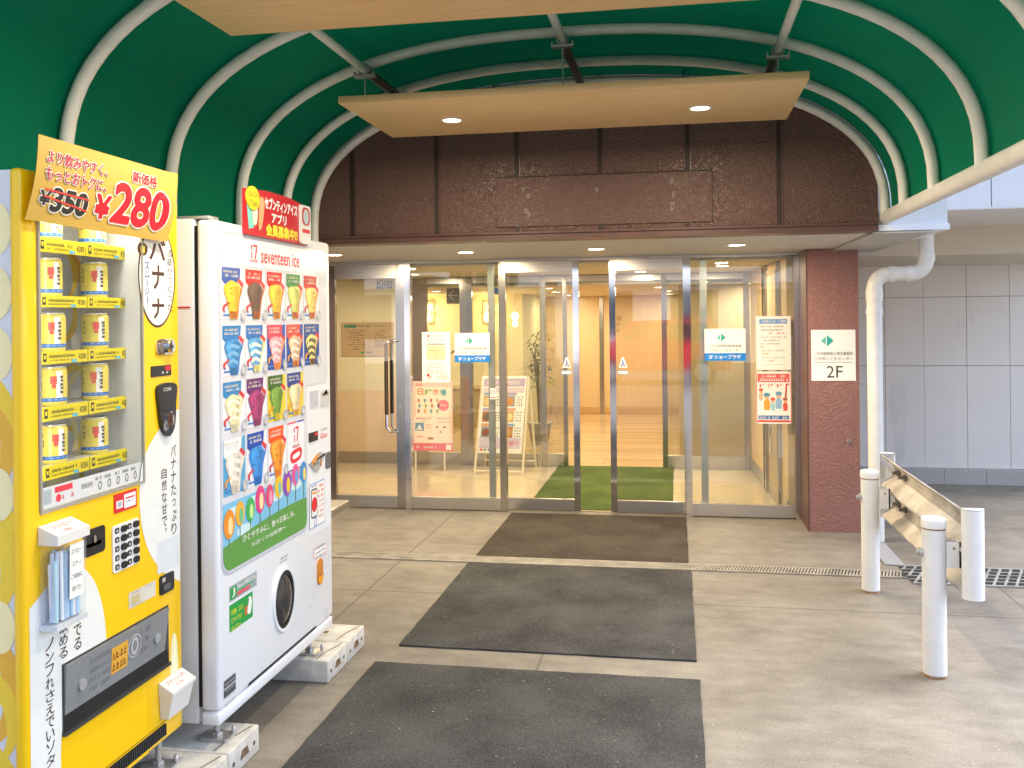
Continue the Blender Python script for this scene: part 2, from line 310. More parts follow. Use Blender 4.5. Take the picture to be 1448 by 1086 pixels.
    def tube(s, path, r, mat, seg=12, cap=True, closed=False):
        path = [Vector(p) for p in path]; n = len(path); rings = []; up = None
        for i, p in enumerate(path):
            t = (path[min(i + 1, n - 1)] - path[max(i - 1, 0)]).normalized()
            if up is None:
                up = Vector((0, 0, 1)) if abs(t.z) < .9 else Vector((1, 0, 0))
            a = t.cross(up).normalized(); up = a.cross(t).normalized()
            rr = r[i] if isinstance(r, (list, tuple)) else r
            rings.append([p + (a * math.cos(q * 2 * math.pi / seg) + up * math.sin(q * 2 * math.pi / seg)) * rr for q in range(seg)])
        vs = [v for ring in rings for v in ring]
        s.add(vs, [(i * seg + q, i * seg + (q + 1) % seg, (i + 1) * seg + (q + 1) % seg, (i + 1) * seg + q) for i in range(n - 1) for q in range(seg)], mat, True)
        if cap:
            s.add(rings[0], [tuple(range(seg))[::-1]], mat); s.add(rings[-1], [tuple(range(seg))], mat)
        return s
    def lathe(s, cx, cy, prof, mat, seg=24, smooth=True):
        """prof: (r,z) from bottom to top"""
        vs = [(cx + r * math.cos(q * 2 * math.pi / seg), cy + r * math.sin(q * 2 * math.pi / seg), z) for r, z in prof for q in range(seg)]
        s.add(vs, [(i * seg + q, i * seg + (q + 1) % seg, (i + 1) * seg + (q + 1) % seg, (i + 1) * seg + q) for i in range(len(prof) - 1) for q in range(seg)], mat, smooth)
        k = len(prof) - 1
        s.add([v for v in vs[k * seg:]], [tuple(range(seg))], mat); s.add([v for v in vs[:seg]], [tuple(range(seg))[::-1]], mat); return s
    def build(s, name, parent=None, loc=None):
        """link as ONE object; vertices are given in world space"""
        base = Vector(loc) if loc is not None else Vector((0, 0, 0))
        pw = _wl(parent) if parent else Vector((0, 0, 0))
        if loc is None and parent: base = pw
        me = bpy.data.meshes.new(name); me.from_pydata([tuple(v - base) for v in s.v], [], s.f); me.validate(clean_customdata=False) if False else None
        for mt in s.mats: me.materials.append(mt)
        me.polygons.foreach_set('material_index', s.mi); me.polygons.foreach_set('use_smooth', s.sm); me.update()
        o = bpy.data.objects.new(name, me); COL.objects.link(o); o.location = base - pw
        if parent: o.parent = parent
        return o
import bmesh as _bm
_bmo = _bm.ops
def _wl(o):
    v = Vector(o.location); p = o.parent
    while p: v += Vector(p.location); p = p.parent
    return v
def tag(o, label, cat, group=None, kind=None):
    o['label'] = label; o['category'] = cat
    if group: o['group'] = group
    if kind: o['kind'] = kind
    return o
def thing(name, loc, label, cat, group=None):
    o = bpy.data.objects.new(name, None); COL.objects.link(o); o.location = loc; o.empty_display_size = .1
    return tag(o, label, cat, group)
def struct(o): o['kind'] = 'structure'; return o
def kids(o): return [c for c in bpy.data.objects if c.parent == o]
def dup(root, loc, label, parent=None):
    r = root.copy(); COL.objects.link(r); r.location = loc
    if parent: r.parent = parent
    if label: r['label'] = label
    for c in kids(root): dup_child(c, r)
    return r
def dup_child(c, p):
    d = c.copy(); COL.objects.link(d); d.parent = p
    for g in kids(c): dup_child(g, d)
def arc(cx, cy, r, a0, a1, n=8):
    return [(cx + r * math.cos(math.radians(a0 + (a1 - a0) * i / n)), cy + r * math.sin(math.radians(a0 + (a1 - a0) * i / n))) for i in range(n + 1)]
def rrect(a0, b0, a1, b1, r, n=5):
    return arc(a1 - r, b1 - r, r, 0, 90, n) + arc(a0 + r, b1 - r, r, 90, 180, n) + arc(a0 + r, b0 + r, r, 180, 270, n) + arc(a1 - r, b0 + r, r, 270, 360, n)
def spline(pts, k=6, closed=False):
    out = []; n = len(pts)
    rng = range(n) if closed else range(n - 1)
    for i in rng:
        p = [pts[(i + j) % n] if closed else pts[max(0, min(n - 1, i + j))] for j in (-1, 0, 1, 2)]
        for q in range(k):
            t = q / k
            out.append(tuple(.5 * (2*p[1][c] + (p[2][c]-p[0][c])*t + (2*p[0][c]-5*p[1][c]+4*p[2][c]-p[3][c])*t*t + (3*p[1][c]-p[0][c]-3*p[2][c]+p[3][c])*t**3) for c in (0, 1)))
    if not closed: out.append(tuple(pts[-1]))
    return out
# ================================================================ SETTING
g = MB().rect(FZ(0), -90, -90, 90, 90, 0, CONC).build('pavement'); struct(g)
fl = MB().rect(FZ(.004), -6, 7.62, .98, 9.95, 0, FLOORT).build('vestibule_floor'); struct(fl)
fl = MB().rect(FZ(.004), -6, 9.95, 3.5, 16, 0, FLOORW).build('hall_floor'); struct(fl)
ZV, ZH = 2.055, 1.955
cl = MB().box(-6, 7.66, ZV, 3.5, 9.84, ZV + .3, CEILI).build('vestibule_ceiling'); struct(cl)
cl = MB().box(-6, 9.93, ZH, 3.5, 16.2, ZH + .3, CEILI).build('hall_ceiling'); struct(cl)

# ---------------------------------------------------------------- fascia with arch head
t = thing('fascia_wall', (-.55, 5.7, 2.1), 'dark brown embossed cladding wall above the entrance, closed off by the green arch', 'wall')
f = MB().box(-3.4, 5.7, 2.14, 1.165, 5.86, 4.6, BROWN)
for x in (-2.048, -1.488, -.971, -.454, .075, .608):
    f.fbox(FY(5.7), x - .014, 2.14, x + .014, 3.3, 0, .004, M('seam dark brown', (.030, .014, .011), .6)); f.fbox(FY(5.7), x + .0145, 2.14, x + .022, 3.3, 0, .006, BROWNP)
f.build('cladding', t)
f = MB().box(-3.4, 5.688, 2.088, 1.165, 5.86, 2.137, BROWNP); f.fbox(FY(5.688), -3.4, 2.125, 1.165, 2.137, 0, .012, BROWNP); f.build('drip_trim', t)
f = MB(); OLD = embossed('old sign patch', (.12, .062, .052), (.15, .082, .068), .5, 40)
f.fbox(FY(5.7), -1.10, 2.17, .215, 2.475, .0075, .010, OLD)
SIL = M('old sealant', (.19, .125, .108), .5, var=.3, vscale=60, bump=.6, bscale=80)
for (bx, bz) in ((-.93, 2.40), (-.9, 2.36), (-.915, 2.27), (-.90, 2.24), (-.02, 2.42), (-.01, 2.34), (-.015, 2.28), (-.02, 2.25), (-.475, 2.385)):
    pts = [(bx + random.uniform(.008, .02) * math.cos(a * .785), bz + random.uniform(.012, .028) * math.sin(a * .785)) for a in range(8)]
    f.prism(FY(5.7), pts, .0095, .0135, SIL)
SM = M('seam dark brown', (.030, .014, .011), .6); f.fbox(FY(5.7), -1.107, 2.478, .222, 2.483, .0, .009, SM); f.fbox(FY(5.7), .218, 2.17, .222, 2.4775, 0, .009, SM); f.build('old_sign_patch', t)

t = thing('soffit', (-.9, 6.6, 2.085), 'cream entrance soffit with four round downlights over the glass doors', 'soffit')
MB().box(-3.4, 5.865, 2.088, 1.46, 7.5, 2.2, SOFF).build('soffit_panel', t)
MB().box(1.14, 5.73, 2.075, 1.475, 7.45, 2.086, M('soffit edge', (.5, .49, .46), .6)).build('edge_board', t)
LEDW = emit('warm lamp face', (1, .82, .58), 14); TRIM = M('lamp trim', (.75, .73, .7), .4)
def lamp(name, loc, size, watts, color, kind='AREA', rx=0):
    l = bpy.data.lights.new(name, kind); l.energy = watts; l.color = color
    if kind == 'AREA': l.shape = 'DISK'; l.size = size
    else: l.shadow_soft_size = size
    o = bpy.data.objects.new(name, l); COL.objects.link(o); o.location = loc; return o
def downlight(parent, x, y, z, r, watts, name='downlight', em=None, color=(1, .80, .52)):
    F = FD(z); m = MB().ring(F, x, -y, r, r * 1.25, -.004, .006, TRIM).build(name, parent)
    MB().ell(F, x, -y, r, r, .001, em or LEDW, 24).build('lamp_face', m)
    if watts: lamp('downlight_lamp', (x, y, z - .008), r * 1.9, watts, color)
for x, y in ((-2.5, 6.55), (-1.51, 6.6), (-.556, 6.57), (.41, 6.5)): downlight(t, x, y, 2.088, .055, WS, color=(1, .78, .5))

# ---------------------------------------------------------------- side structures
w = tag(MB().box(-3.4, 5.865, 0, -3.2, 7.54, 2.086, BROWN).build('porch_side_wall'), 'brown side wall of the porch at the far left of the glass doors', 'wall')
w = tag(MB().box(-2.75, 1.0, 0, -2.55, 5.69, 2.06, GREYW).build('boundary_wall'), 'plain grey wall running along the back of the vending machines', 'wall')
t = thing('pillar', (1.14, 7.3, 0), 'mauve brown embossed pillar carrying the 2F sign beside the glass entrance', 'pillar')
f = MB().box(.955, 7.13, 0, 1.315, 7.66, 2.086, MAUVE_LIT); f.build('cladding', t)
f = MB().box(.945, 7.128, 0, .954, 7.545, 2.085, BROWNP); f.build('corner_trim', t)
f = MB().ell(FY(7.13), 1.234, .673, .013, .013, 0, GALV, 14, .012); f.ell(FY(7.13), 1.234, .673, .006, .006, .012, DARKST, 8, .02); f.build('bolt', t)
t = thing('building_return_wall', (1.25, 8.4, 0), 'brown return wall running back from the pillar behind the downpipe', 'wall')
MB().box(1.02, 7.665, 0, 1.31, 9.3, 4.6, MAUVE_LIT).build('cladding', t)

t = thing('grey_panel_wall', (5, 9.35, 0), 'grey panelled wall with stone base course under the white overhang', 'wall')
f = MB(); f.box(1.31, 9.33, 0, 14, 9.5, 2.272, M('panel gap', (.40, .39, .38), .8))
rows = ((.146, 1.107), (1.113, 1.755), (1.761, 2.27)); xs = [1.312, 1.583, 1.953, 2.302, 2.682, 3.057] + [3.057 + .375 * i for i in range(1, 30)]
for ri, (z0, z1) in enumerate(rows):
    for i in range(len(xs) - 1):
        x0, x1 = xs[i], xs[i + 1]
        if ri == 1 and i == 0: pass
        f.fbox(FY(9.33), x0 + .002, z0, x1 - .002, z1, 0, .014 + .0012 * ((i * 7 + ri * 3) % 3), GREYW)
f.build('panels', t)
f = MB(); BASEC = concrete('base course stone', (.44, .43, .40), (.58, .56, .53))
for i in range(34): f.box(1.35 + i * .37, 9.262, 0, 1.35 + i * .37 + .366, 9.33, .142, BASEC)
f.build('base_course', t)
t = thing('upper_storey', (5, 8, 2.28), 'white tiled upper storey overhanging the grey wall at the right', 'building')
UPW = M('white facade tile', (.80, .80, .82), .45, var=.04, bump=.1, bscale=90)
f = MB(); f.box(1.31, 6.50, 2.30, 3.45, 9.7, 5.2, M('facade joint', (.5, .5, .52), .7))
for i in range(4):
    for k in range(4): f.fbox(FY(6.5), 1.55 + i * .475, 2.283 + k * .7, 1.55 + i * .475 + .468, 2.283 + k * .7 + .692, 0, .03, UPW)
f.build('facade', t)
MB().box(1.31, 6.475, 2.277, 3.45, 9.7, 2.2995, M('overhang soffit', (.82, .81, .80), .7, var=.04)).build('overhang_soffit', t)
t = thing('gutter_box', (1.36, 5.9, 2.08), 'white box at the right foot of the green canopy above the downpipe', 'gutter box')
f = MB().box(1.168, 5.74, 2.125, 1.555, 6.45, 2.46, WHITE2); f.build('casing', t)
MB().box(1.167, 5.72, 2.089, 1.562, 6.46, 2.124, WHITE).build('base_trim', t)

# downpipe
t = thing('downpipe', (1.378, 6.9, 0), 'white downpipe with two elbows running down beside the brown pillar', 'drainpipe')
c = [(1.727, 6.9, 2.29), (1.727, 6.9, 1.985)] + [(1.727 - .1 + .1 * math.cos(a), 6.9, 1.984 - .1 * math.sin(a)) for a in [i * math.pi / 2 / 6 for i in range(1, 7)]]
c += [(1.48, 6.9, 1.884)] + [(1.478 - .1 * math.sin(a), 6.9, 1.784 + .1 * math.cos(a)) for a in [i * math.pi / 2 / 6 for i in range(1, 7)]] + [(1.378, 6.9, 0)]
MB().tube(c, .052, PIPEW, 20).build('pipe', t)
for (p0, p1) in (((1.727, 6.9, 2.02), (1.727, 6.9, 1.965)), ((1.64, 6.9, 1.884), (1.59, 6.9, 1.884)), ((1.475, 6.9, 1.884), (1.52, 6.9, 1.884)), ((1.378, 6.9, 1.78), (1.378, 6.9, 1.70)), ((1.378, 6.9, 1.635), (1.378, 6.9, 1.605))):
    MB().tube([p0, p1], .0575, PIPEW, 20).build('pipe_collar', t)

# ---------------------------------------------------------------- canopy
CX0, HW, ZS, HT, NX = -.55, 1.75, 2.2, .845, 2.4
def prof(tt, d=0):
    c, s = math.cos(tt), math.sin(tt)
    return (CX0 + (HW + d) * math.copysign(abs(c) ** (2 / NX), c), ZS + (HT + d) * abs(s) ** (2 / NX))
can = thing('arched_canopy', (-.55, 2.9, 2.2), 'green fabric barrel canopy on cream steel hoops over the walkway', 'canopy')
RY = [5.672, 5.23, 4.65, 3.95, 3.2, 2.45, 1.7]
NT = 48; f = MB(); ys = []
for i in range(len(RY) - 1):
    for q in range(6): ys.append(RY[i] + (RY[i + 1] - RY[i]) * q / 6)
ys.append(RY[-1]); grid = []
for yi, y in enumerate(ys):
    sag = .022 * math.sin(math.pi * (yi % 6) / 6)
    row = [(prof(0, .034)[0], y, 2.15)] + [(*[prof(math.pi * k / NT, .034 - sag)[0]], y, prof(math.pi * k / NT, .034 - sag)[1]) for k in range(NT + 1)] + [(prof(math.pi, .034)[0], y, 1.95)]
    grid.append(row)
W = len(grid[0]); vs = [p for r in grid for p in r]
f.add(vs, [(i * W + k, i * W + k + 1, (i + 1) * W + k + 1, (i + 1) * W + k) for i in range(len(ys) - 1) for k in range(W - 1)], CANOPYG, True)
f.build('fabric_cover', can)
for y in RY:
    pth = [(CX0 + HW, y, 2.16)] + [(prof(math.pi * k / 40)[0], y, prof(math.pi * k / 40)[1]) for k in range(41)] + [(CX0 - HW, y, 1.96)]
    MB().tube(pth, .029 if y > 5.5 else .0275, RIBW, 12).build('hoop', can)
for sx in (1, -1):
    x = CX0 + sx * (HW + .012); zr = 2.168 if sx > 0 else 1.96; MB().tube([(x, 1.6, zr), (x, 5.80 if sx > 0 else 5.69, zr)], .040, RIBW, 14).build('edge_rail', can)
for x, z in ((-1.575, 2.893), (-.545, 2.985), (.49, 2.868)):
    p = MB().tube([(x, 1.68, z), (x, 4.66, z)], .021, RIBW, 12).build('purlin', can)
    MB().tube([(x, 4.661, z), (x, 5.66, z)], .0255, M('dark grey metal', (.15, .15, .145), .45, .5), 6).build('dark_far_length', p)  # far length of each purlin, dark grey and slightly thicker
# ---------------------------------------------------------------- timber ceiling boards
def board(y0, label):
    t = thing('ceiling_board', (-.51, y0 + .435, 2.65), label, 'ceiling panel', 'oak boards hung below the canopy')
    MB().bbox(-1.605, y0, 2.65, .592, y0 + .87, 2.685, OAK, .0015, 1).build('board', t)
    for x in (-1.155, .128): downlight(t, x, y0 + .475, 2.65, .047, 6, em=emit('pale lamp face', (1, .9, .72), 2.2), color=(1, .85, .62))
    for x, z in ((-1.575, 2.893), (-.545, 2.985), (.49, 2.868)):
        h = MB().tube([(x, y0 + .31, 2.684), (x, y0 + .31, z - .03)], .005, GALV, 8).build('hanger_rod', t)
        f = MB(); f.box(x - .055, y0 + .29, z - .040, x + .055, y0 + .33, z - .028, GALV); f.box(x - .055, y0 + .29, z - .028, x - .047, y0 + .33, z - .012, GALV); f.box(x + .047, y0 + .29, z - .028, x + .055, y0 + .33, z - .012, GALV); f.ring(FY(y0 + .31), x, z, .0262, .031, -.02, .02, GALV, 16)
        f.build('clamp', h)
    return t
board(4.28, 'oak veneered board with two lit downlights, hung nearest the brown cladding')
b2 = board(2.31, 'oak veneered board at the top edge of the picture, hung nearest the viewer')
t = thing('curtain_wire', (-.5, 5.0, 2.90), 'thin steel wire strung under the canopy behind the far oak board', 'wire')
MB().tube([(-1.1, 5.0, 2.83), (.15, 5.0, 2.862)], .004, DARKST, 6).build('wire', t)
for x, z in ((-.98, 2.833), (.05, 2.86)): MB().tube([(x, 5.0, z), (x, 5.0, z + .05), (x + .03, 5.0, z + .05)], .004, DARKST, 6).build('hook', t)

# ---------------------------------------------------------------- mats and drains
MATB = M('mat rubber edge', (.02, .02, .02), .7)
def mat(x0, y0, x1, y1, label, mm=MATD, z=0, grp='charcoal entrance mats in a row', k=0):
    random.seed(x0 * 10 + y0); pts = []
    for (ax, ay), (bx, by) in (((x0, y0), (x1, y0)), ((x1, y0), (x1, y1)), ((x1, y1), (x0, y1)), ((x0, y1), (x0, y0))):
        for i in range(24): pts.append((ax + (bx - ax) * i / 24 + random.uniform(-.0025, .0025), ay + (by - ay) * i / 24 + random.uniform(-.0025, .0025)))
    o = MB().prism(FZ(0), pts, z + .001, z + .009, mm).build('floor_mat', None, ((x0 + x1) / 2, (y0 + y1) / 2, z))
    tag(o, label, 'floor mat', grp)
mat(-1.40, 2.2, .085, 4.135, 'charcoal floor mat nearest the viewer, in front of the vending machines')
mat(-1.355, 4.365, .075, 5.912, 'charcoal floor mat in the middle of the row, on the near side of the drain')
mat(-1.345, 6.085, .06, 7.47, 'charcoal floor mat in painted warm light, between the drain slot and the glass doors', matting('warm lit charcoal matting', (.032, .027, .022), (.082, .070, .058)))  # brown tint: warm reflected light painted into the mat colour
mat(-1.26, 7.66, -.045, 9.9, 'green floor mat inside the glass doors', MATG, .004, 'green mats')
t = thing('slot_drain', (-1, 6.0, 0), 'narrow slotted drain grate running across the pavement between the mats', 'drain')
f = MB().rect(FZ(.003), -3.2, 5.94, 1.36, 6.06, 0, BLACKM); f.build('channel', t)
f = MB(); GR = M('drain grate steel', (.33, .31, .27), .55, .3, var=.3, vscale=10)
f.box(-3.2, 5.925, .001, 1.36, 5.94, .009, GR); f.box(-3.2, 6.06, .001, 1.36, 6.075, .009, GR)
x = -3.19
while x < 1.33:
    f.add([(x, 5.94, .008), (x + .0115, 5.94, .008), (x + .0415, 6.06, .008), (x + .03, 6.06, .008), (x, 5.94, .003), (x + .0115, 5.94, .003), (x + .0415, 6.06, .003), (x + .03, 6.06, .003)], [(0, 1, 2, 3), (0, 4, 5, 1), (3, 2, 6, 7), (1, 5, 6, 2), (0, 3, 7, 4)], GR); x += .0195
f.build('grate', t)
t = thing('floor_grating', (3.2, 6.0, 0), 'wide dark openwork steel grating across the pavement behind the guardrail', 'drain')
f = MB().rect(FZ(.003), 1.365, 5.83, 7, 6.2, 0, BLACKM); f.build('channel', t)
f = MB(); G2 = M('worn grating steel', (.36, .36, .35), .5, .4, var=.3, vscale=10)
f.box(1.365, 5.81, .001, 7, 5.828, .010, G2); f.box(1.365, 6.202, .001, 7, 6.22, .010, G2)
for k in range(1, 5): f.box(1.365, 5.83 + k * .074 - .006, .004, 7, 5.83 + k * .074 + .006, .009, G2)
for k in range(5):
    x = 1.37 + (k % 2) * .031
    while x < 6.95:
        y = 5.83 + k * .074; f.add([(x, y, .0085), (x + .016, y, .0085), (x + .046, y + .074, .0085), (x + .03, y + .074, .0085), (x, y, .003), (x + .016, y, .003), (x + .046, y + .074, .003), (x + .03, y + .074, .003)], [(0, 1, 2, 3), (0, 3, 7, 4), (1, 5, 6, 2)], G2); x += .062
f.build('grating', t)
t = tag(MB().box(1.295, 6.225, .001, 1.412, 6.80, .008, M('grey drain cover', (.36, .38, .42), .5, .3, var=.08, vscale=20, stretch=(1, 12, 1), bump=.3, bscale=20)).build('drain_cover', None, (1.35, 6.5, 0)), 'narrow bluish grey drain cover strip beside the foot of the pillar', 'drain')

# ---------------------------------------------------------------- guardrail
t = thing('guardrail', (1.15, 5.0, 0), 'short white guardrail on two round posts beside the walkway', 'guardrail')
def post(y, x):
    f = MB(); f.lathe(x, y, [(.0505, .0), (.0505, .012)], RUST, 24); f.lathe(x, y, [(.0498, .0121), (.0498, .655)], POSTW, 28)
    p = f.build('post', t); c = MB(); c.lathe(x, y, [(.0525, .657), (.0525, .688), (.049, .699), (.03, .703)], POSTW, 28); c.lathe(x, y, [(.0505, .650), (.0512, .6565)], RUST, 28); c.build('post_cap', p)
    b = MB(); b.ell(FX(x), y, .545, .02, .02, -.062, GALV, 6, -.049); b.ell(FX(x), y, .545, .011, .011, -.075, GALV, 12, -.061); b.build('bolt', p)
    b = MB(); b.box(x + .045, y - .034, .487, x + .105, y - .026, .60, POSTW); b.box(x + .045, y + .026, .487, x + .105, y + .034, .60, POSTW); b.box(x + .096, y - .034, .487, x + .104, y + .034, .60, POSTW); b.ell(FY(y - .034), x + .075, .572, .006, .006, 0, RUST, 10, .001); b.build('bracket', t)
post(5.633, 1.09); post(4.36, 1.11)
W0 = []
for k in range(41):
    u = k / 40; z = .385 + .37 * u; a = .5 - .5 * math.cos(4 * math.pi * u); W0.append((1.205 + .085 * a ** .8, z))
f = MB(); vs = []
for k, (y) in enumerate((4.26, 5.9)):
    for dx in (0, .004): vs += [(x + dx, y, z) for x, z in W0]
n = len(W0); fs = []
for i in range(n - 1): fs += [(i, i + 1, 2 * n + i + 1, 2 * n + i), (n + i, 3 * n + i, 3 * n + i + 1, n + i + 1), (i, n + i, n + i + 1, i + 1), (2 * n + i, 2 * n + i + 1, 3 * n + i + 1, 3 * n + i)]
fs += [(0, 2 * n, 3 * n, n), (n - 1, 2 * n - 1, 4 * n - 1, 3 * n - 1)]
f.add(vs, fs, BEAM, True); f.build('rail_beam', t)
for y, d in ((4.245, -1), (5.915, 1)):
    pts = [(1.243 + .046 * math.cos(a), y + d * -.02 + d * .046 * math.sin(a)) for a in [math.pi * i / 14 for i in range(15)]]
    inner = [(1.243 + .040 * math.cos(a), y + d * -.02 + d * .040 * math.sin(a)) for a in [math.pi * i / 14 for i in range(14, -1, -1)]]
    F = Fr((0, 0, 0), (1, 0, 0), (0, 1, 0)); f = MB().prism(F, pts + inner, .375, .762, POSTW, True); f.prism(F, pts, .757, .763, POSTW)
    f.ell(F, 1.243, y, .004, .004, .7631, RUST, 8); f.build('end_cap', t)
DGB = M('weathered bolt', (.20, .20, .19), .5, .6)
for y in (4.34, 5.62, 5.78):
    for z in (.478, .662):
        f = MB(); f.ell(FX(0), y, z, .019, .019, 1.272, DGB, 6, 1.289); f.ell(FX(0), y, z, .010, .010, 1.245, DGB, 10, 1.273); f.build('bolt', t)
# ================================================================ ENTRANCE DOORS
YD = 7.55
def px_xz(px, py, y): v = onplane(px, py, 1, y); return v.x, v.z
t = thing('entrance_head', (-1, YD, 2.07), 'thin polished steel head rail above the glass entrance doors', 'door frame')
MB().box(-3.2, YD - .03, 2.072, .945, YD + .1, 2.087, STEELH).build('rail', t)
def glass_pane(t, x0, z0, x1, z1, y, mat=None, name='glass_pane'): return MB().rect(FY(y), x0, z0, x1, z1, 0, mat or GLASS).build(name, t)
# swing door on the left
t = thing('swing_door', (-2.6, YD, 0), 'steel framed glass swing door with tall dark pull handle, leftmost of the entrance', 'door')
for x0, x1 in ((-2.96, -2.875), (-2.335, -2.262)): MB().box(x0, YD - .02, .01, x1, YD + .025, 2.065, STEEL).build('stile', t)
MB().box(-2.874, YD - .018, 1.95, -2.336, YD + .023, 2.064, STEELH).build('top_rail', t)
MB().box(-2.874, YD - .018, .012, -2.336, YD + .023, .105, STEELH).build('bottom_rail', t)
glass_pane(t, -2.874, .105, -2.336, 1.95, YD)
DW = M('dark grip', (.045, .028, .02), .4, var=.2)
h = thing_h = bpy.data.objects.new('handle', None); COL.objects.link(h); h.parent = t; h.location = (.2, -.06, 1.0)
for dy, px in ((-.06, -2.41), (.06, -2.40)):
    for z0, z1, mm, r in ((.70, 1.41, CHROME, .013), (.78, 1.245, DW, .0175)):
        pass
    p = [(px + .09, YD + math.copysign(.02, dy), 1.42), (px + .03, YD + dy, 1.42), (px, YD + dy, 1.39), (px, YD + dy, .69), (px + .03, YD + dy, .655), (px + .09, YD + math.copysign(.02, dy), .655)]
    f = MB().tube(p, .0125, CHROME, 12); f.tube([(px, YD + dy, .80), (px, YD + dy, 1.25)], .0165, DW, 14); f.build('pull_bar', h)
MB().ell(FY(YD - .02), -2.30, .86, .011, .011, 0, CHROME, 14, .006).build('lock', t)
# fixed light left
t = thing('fixed_window', (-1.8, YD, 0), 'fixed glass light between the swing door and the sliding doors', 'window', 'fixed glass lights of the entrance')
MB().box(-2.258, YD - .03, .0, -2.205, YD + .03, 2.07, CHROME).build('mullion', t)
MB().box(-1.448, YD - .03, 0, -1.392, YD + .03, 2.07, STEEL).build('mullion', t)
MB().box(-2.204, YD - .025, .012, -1.449, YD + .025, .105, STEELH).build('bottom_rail', t)
MB().box(-1.552, YD + .035, .106, -1.50, YD + .07, 2.05, M('grey aluminium', (.42, .45, .44), .35, .7)).build('meeting_stile', t)
glass_pane(t, -2.204, .105, -1.449, 2.07, YD)
f = MB(); f.rect(FY(YD - .004), -1.53, .93, -1.485, 1.02, 0, ink('f4f0ea')); f.ring(FY(YD - .004), -1.507, .985, .012, .018, .0004, .0008, ink('d23a3a'), 16); f.rect(FY(YD - .004), -1.525, .94, -1.49, .95, .0005, ink('d23a3a')); f.build('warning_sticker', t)
# sliding doors
def slide(x0, x1, chrome_left, label):
    t = thing('sliding_door', ((x0 + x1) / 2, YD, 0), label, 'sliding door', 'glass sliding doors')
    a, b = (x0, x0 + .05) if chrome_left else (x1 - .05, x1)
    MB().box(a, YD - .028, .02, b, YD + .02, 2.066, CHROME).build('leading_stile', t)
    if chrome_left: MB().box(x1 - .06, YD - .03, 0, x1, YD + .03, 2.07, CHROME).build('mullion', t)
    l, r = (b, x1 - .061) if chrome_left else (x0, a)
    MB().box(l + .001, YD - .022, 1.978, r - .001, YD + .015, 2.066, STEELH).build('top_rail', t)
    MB().box(l + .001, YD - .022, .022, r - .001, YD + .015, .115, STEELH).build('bottom_rail', t)
    glass_pane(t, l, .115, r, 1.978, YD)
    cx = l + .055 if chrome_left else r - .055
    f = MB(); F = FY(YD - .003); f.poly(F, [(cx - .036, 1.19), (cx + .036, 1.19), (cx + .006, 1.275), (cx - .006, 1.275)], 0, ink('f5f6f6')); f.poly(F, [(cx - .028, 1.195), (cx + .028, 1.195), (cx, 1.26)], .0004, ink('dfe6ee'))
    f.ell(F, cx, 1.247, .006, .007, .0008, ink('2a5fae'), 10); f.rect(F, cx - .006, 1.205, cx + .006, 1.24, .0008, ink('2a5fae')); f.rect(F, cx - .02, 1.198, cx - .009, 1.215, .0008, ink('d8502f')); f.rect(F, cx + .009, 1.198, cx + .02, 1.215, .0008, ink('d8502f')); f.build('warning_sticker', t)
    f = MB(); f.poly(F, rrect(cx - .048, 1.135, cx + .042, 1.168, .014), 0, ink('3a76b8')); f.poly(F, rrect(cx - .044, 1.139, cx + .038, 1.164, .011), .0004, ink('eef2f5')); f.text(F, '自動ドア', cx - .036, 1.144, cx + .030, 1.159, .0008, ink('29507e')); f.build('door_sticker', t)
    return t
slide(-1.391, -.783, False, 'left glass sliding door, standing closed on the left of the gap')
slide(-.536, .112, True, 'right glass sliding door, standing closed on the right of the gap')
# fixed light right
t = thing('fixed_window', (.53, YD, 0), 'fixed glass light beside the brown pillar, with two posters on it', 'window', 'fixed glass lights of the entrance')
MB().box(.905, YD - .03, 0, .944, YD + .03, 2.07, CHROME).build('mullion', t)
MB().box(.113, YD - .025, .012, .904, YD + .025, .105, STEELH).build('bottom_rail', t)
MB().box(.185, YD + .035, .106, .24, YD + .07, 2.05, M('grey aluminium', (.42, .45, .44), .35, .7)).build('meeting_stile', t)
glass_pane(t, .113, .105, .904, 2.07, YD)

# ---------------------------------------------------------------- inner screen
YI = 9.88
t = thing('inner_screen', (-2.0, YI, 0), 'inner glass screen seen through the doors, left of the green mat', 'glass screen', 'inner glass screens')
for x0, x1 in ((-2.87, -2.70), (-2.33, -2.195), (-1.445, -1.385), (-1.20, -1.155)): MB().box(x0, YI - .03, 0, x1, YI + .03, 2.05, STEEL).build('stile', t)
for x0, x1 in ((-2.699, -2.331), (-2.194, -1.446), (-1.384, -1.201)):
    MB().box(x0, YI - .02, .005, x1, YI + .02, .14, STEELH).build('bottom_rail', t); MB().box(x0, YI - .02, 1.985, x1, YI + .02, 2.05, STEELH).build('top_rail', t)
    glass_pane(t, x0, .14, x1, 1.985, YI, GLASSIN)
for dx in (0, .07):
    MB().tube([(-2.46 + dx, YI - .02, 1.25), (-2.50 + dx, YI - .09, 1.22), (-2.50 + dx, YI - .09, .68), (-2.46 + dx, YI - .02, .62)], .012, CHROME, 10).build('handle', t)
t = thing('inner_screen', (.3, YI, 0), 'inner glass screen seen through the doors, right of the green mat', 'glass screen', 'inner glass screens')
for x0, x1 in ((-.155, -.10), (.68, .745)): MB().box(x0, YI - .03, 0, x1, YI + .03, 2.05, STEEL).build('stile', t)
MB().box(-.099, YI - .02, .005, .679, YI + .02, .14, STEELH).build('bottom_rail', t); MB().box(-.099, YI - .02, 1.985, .679, YI + .02, 2.05, STEELH).build('top_rail', t)
glass_pane(t, -.099, .14, .679, 1.985, YI, GLASSIN)
MB().box(-1.154, YI - .03, 1.985, -.156, YI + .03, 2.05, STEELH).build('head_rail', t)
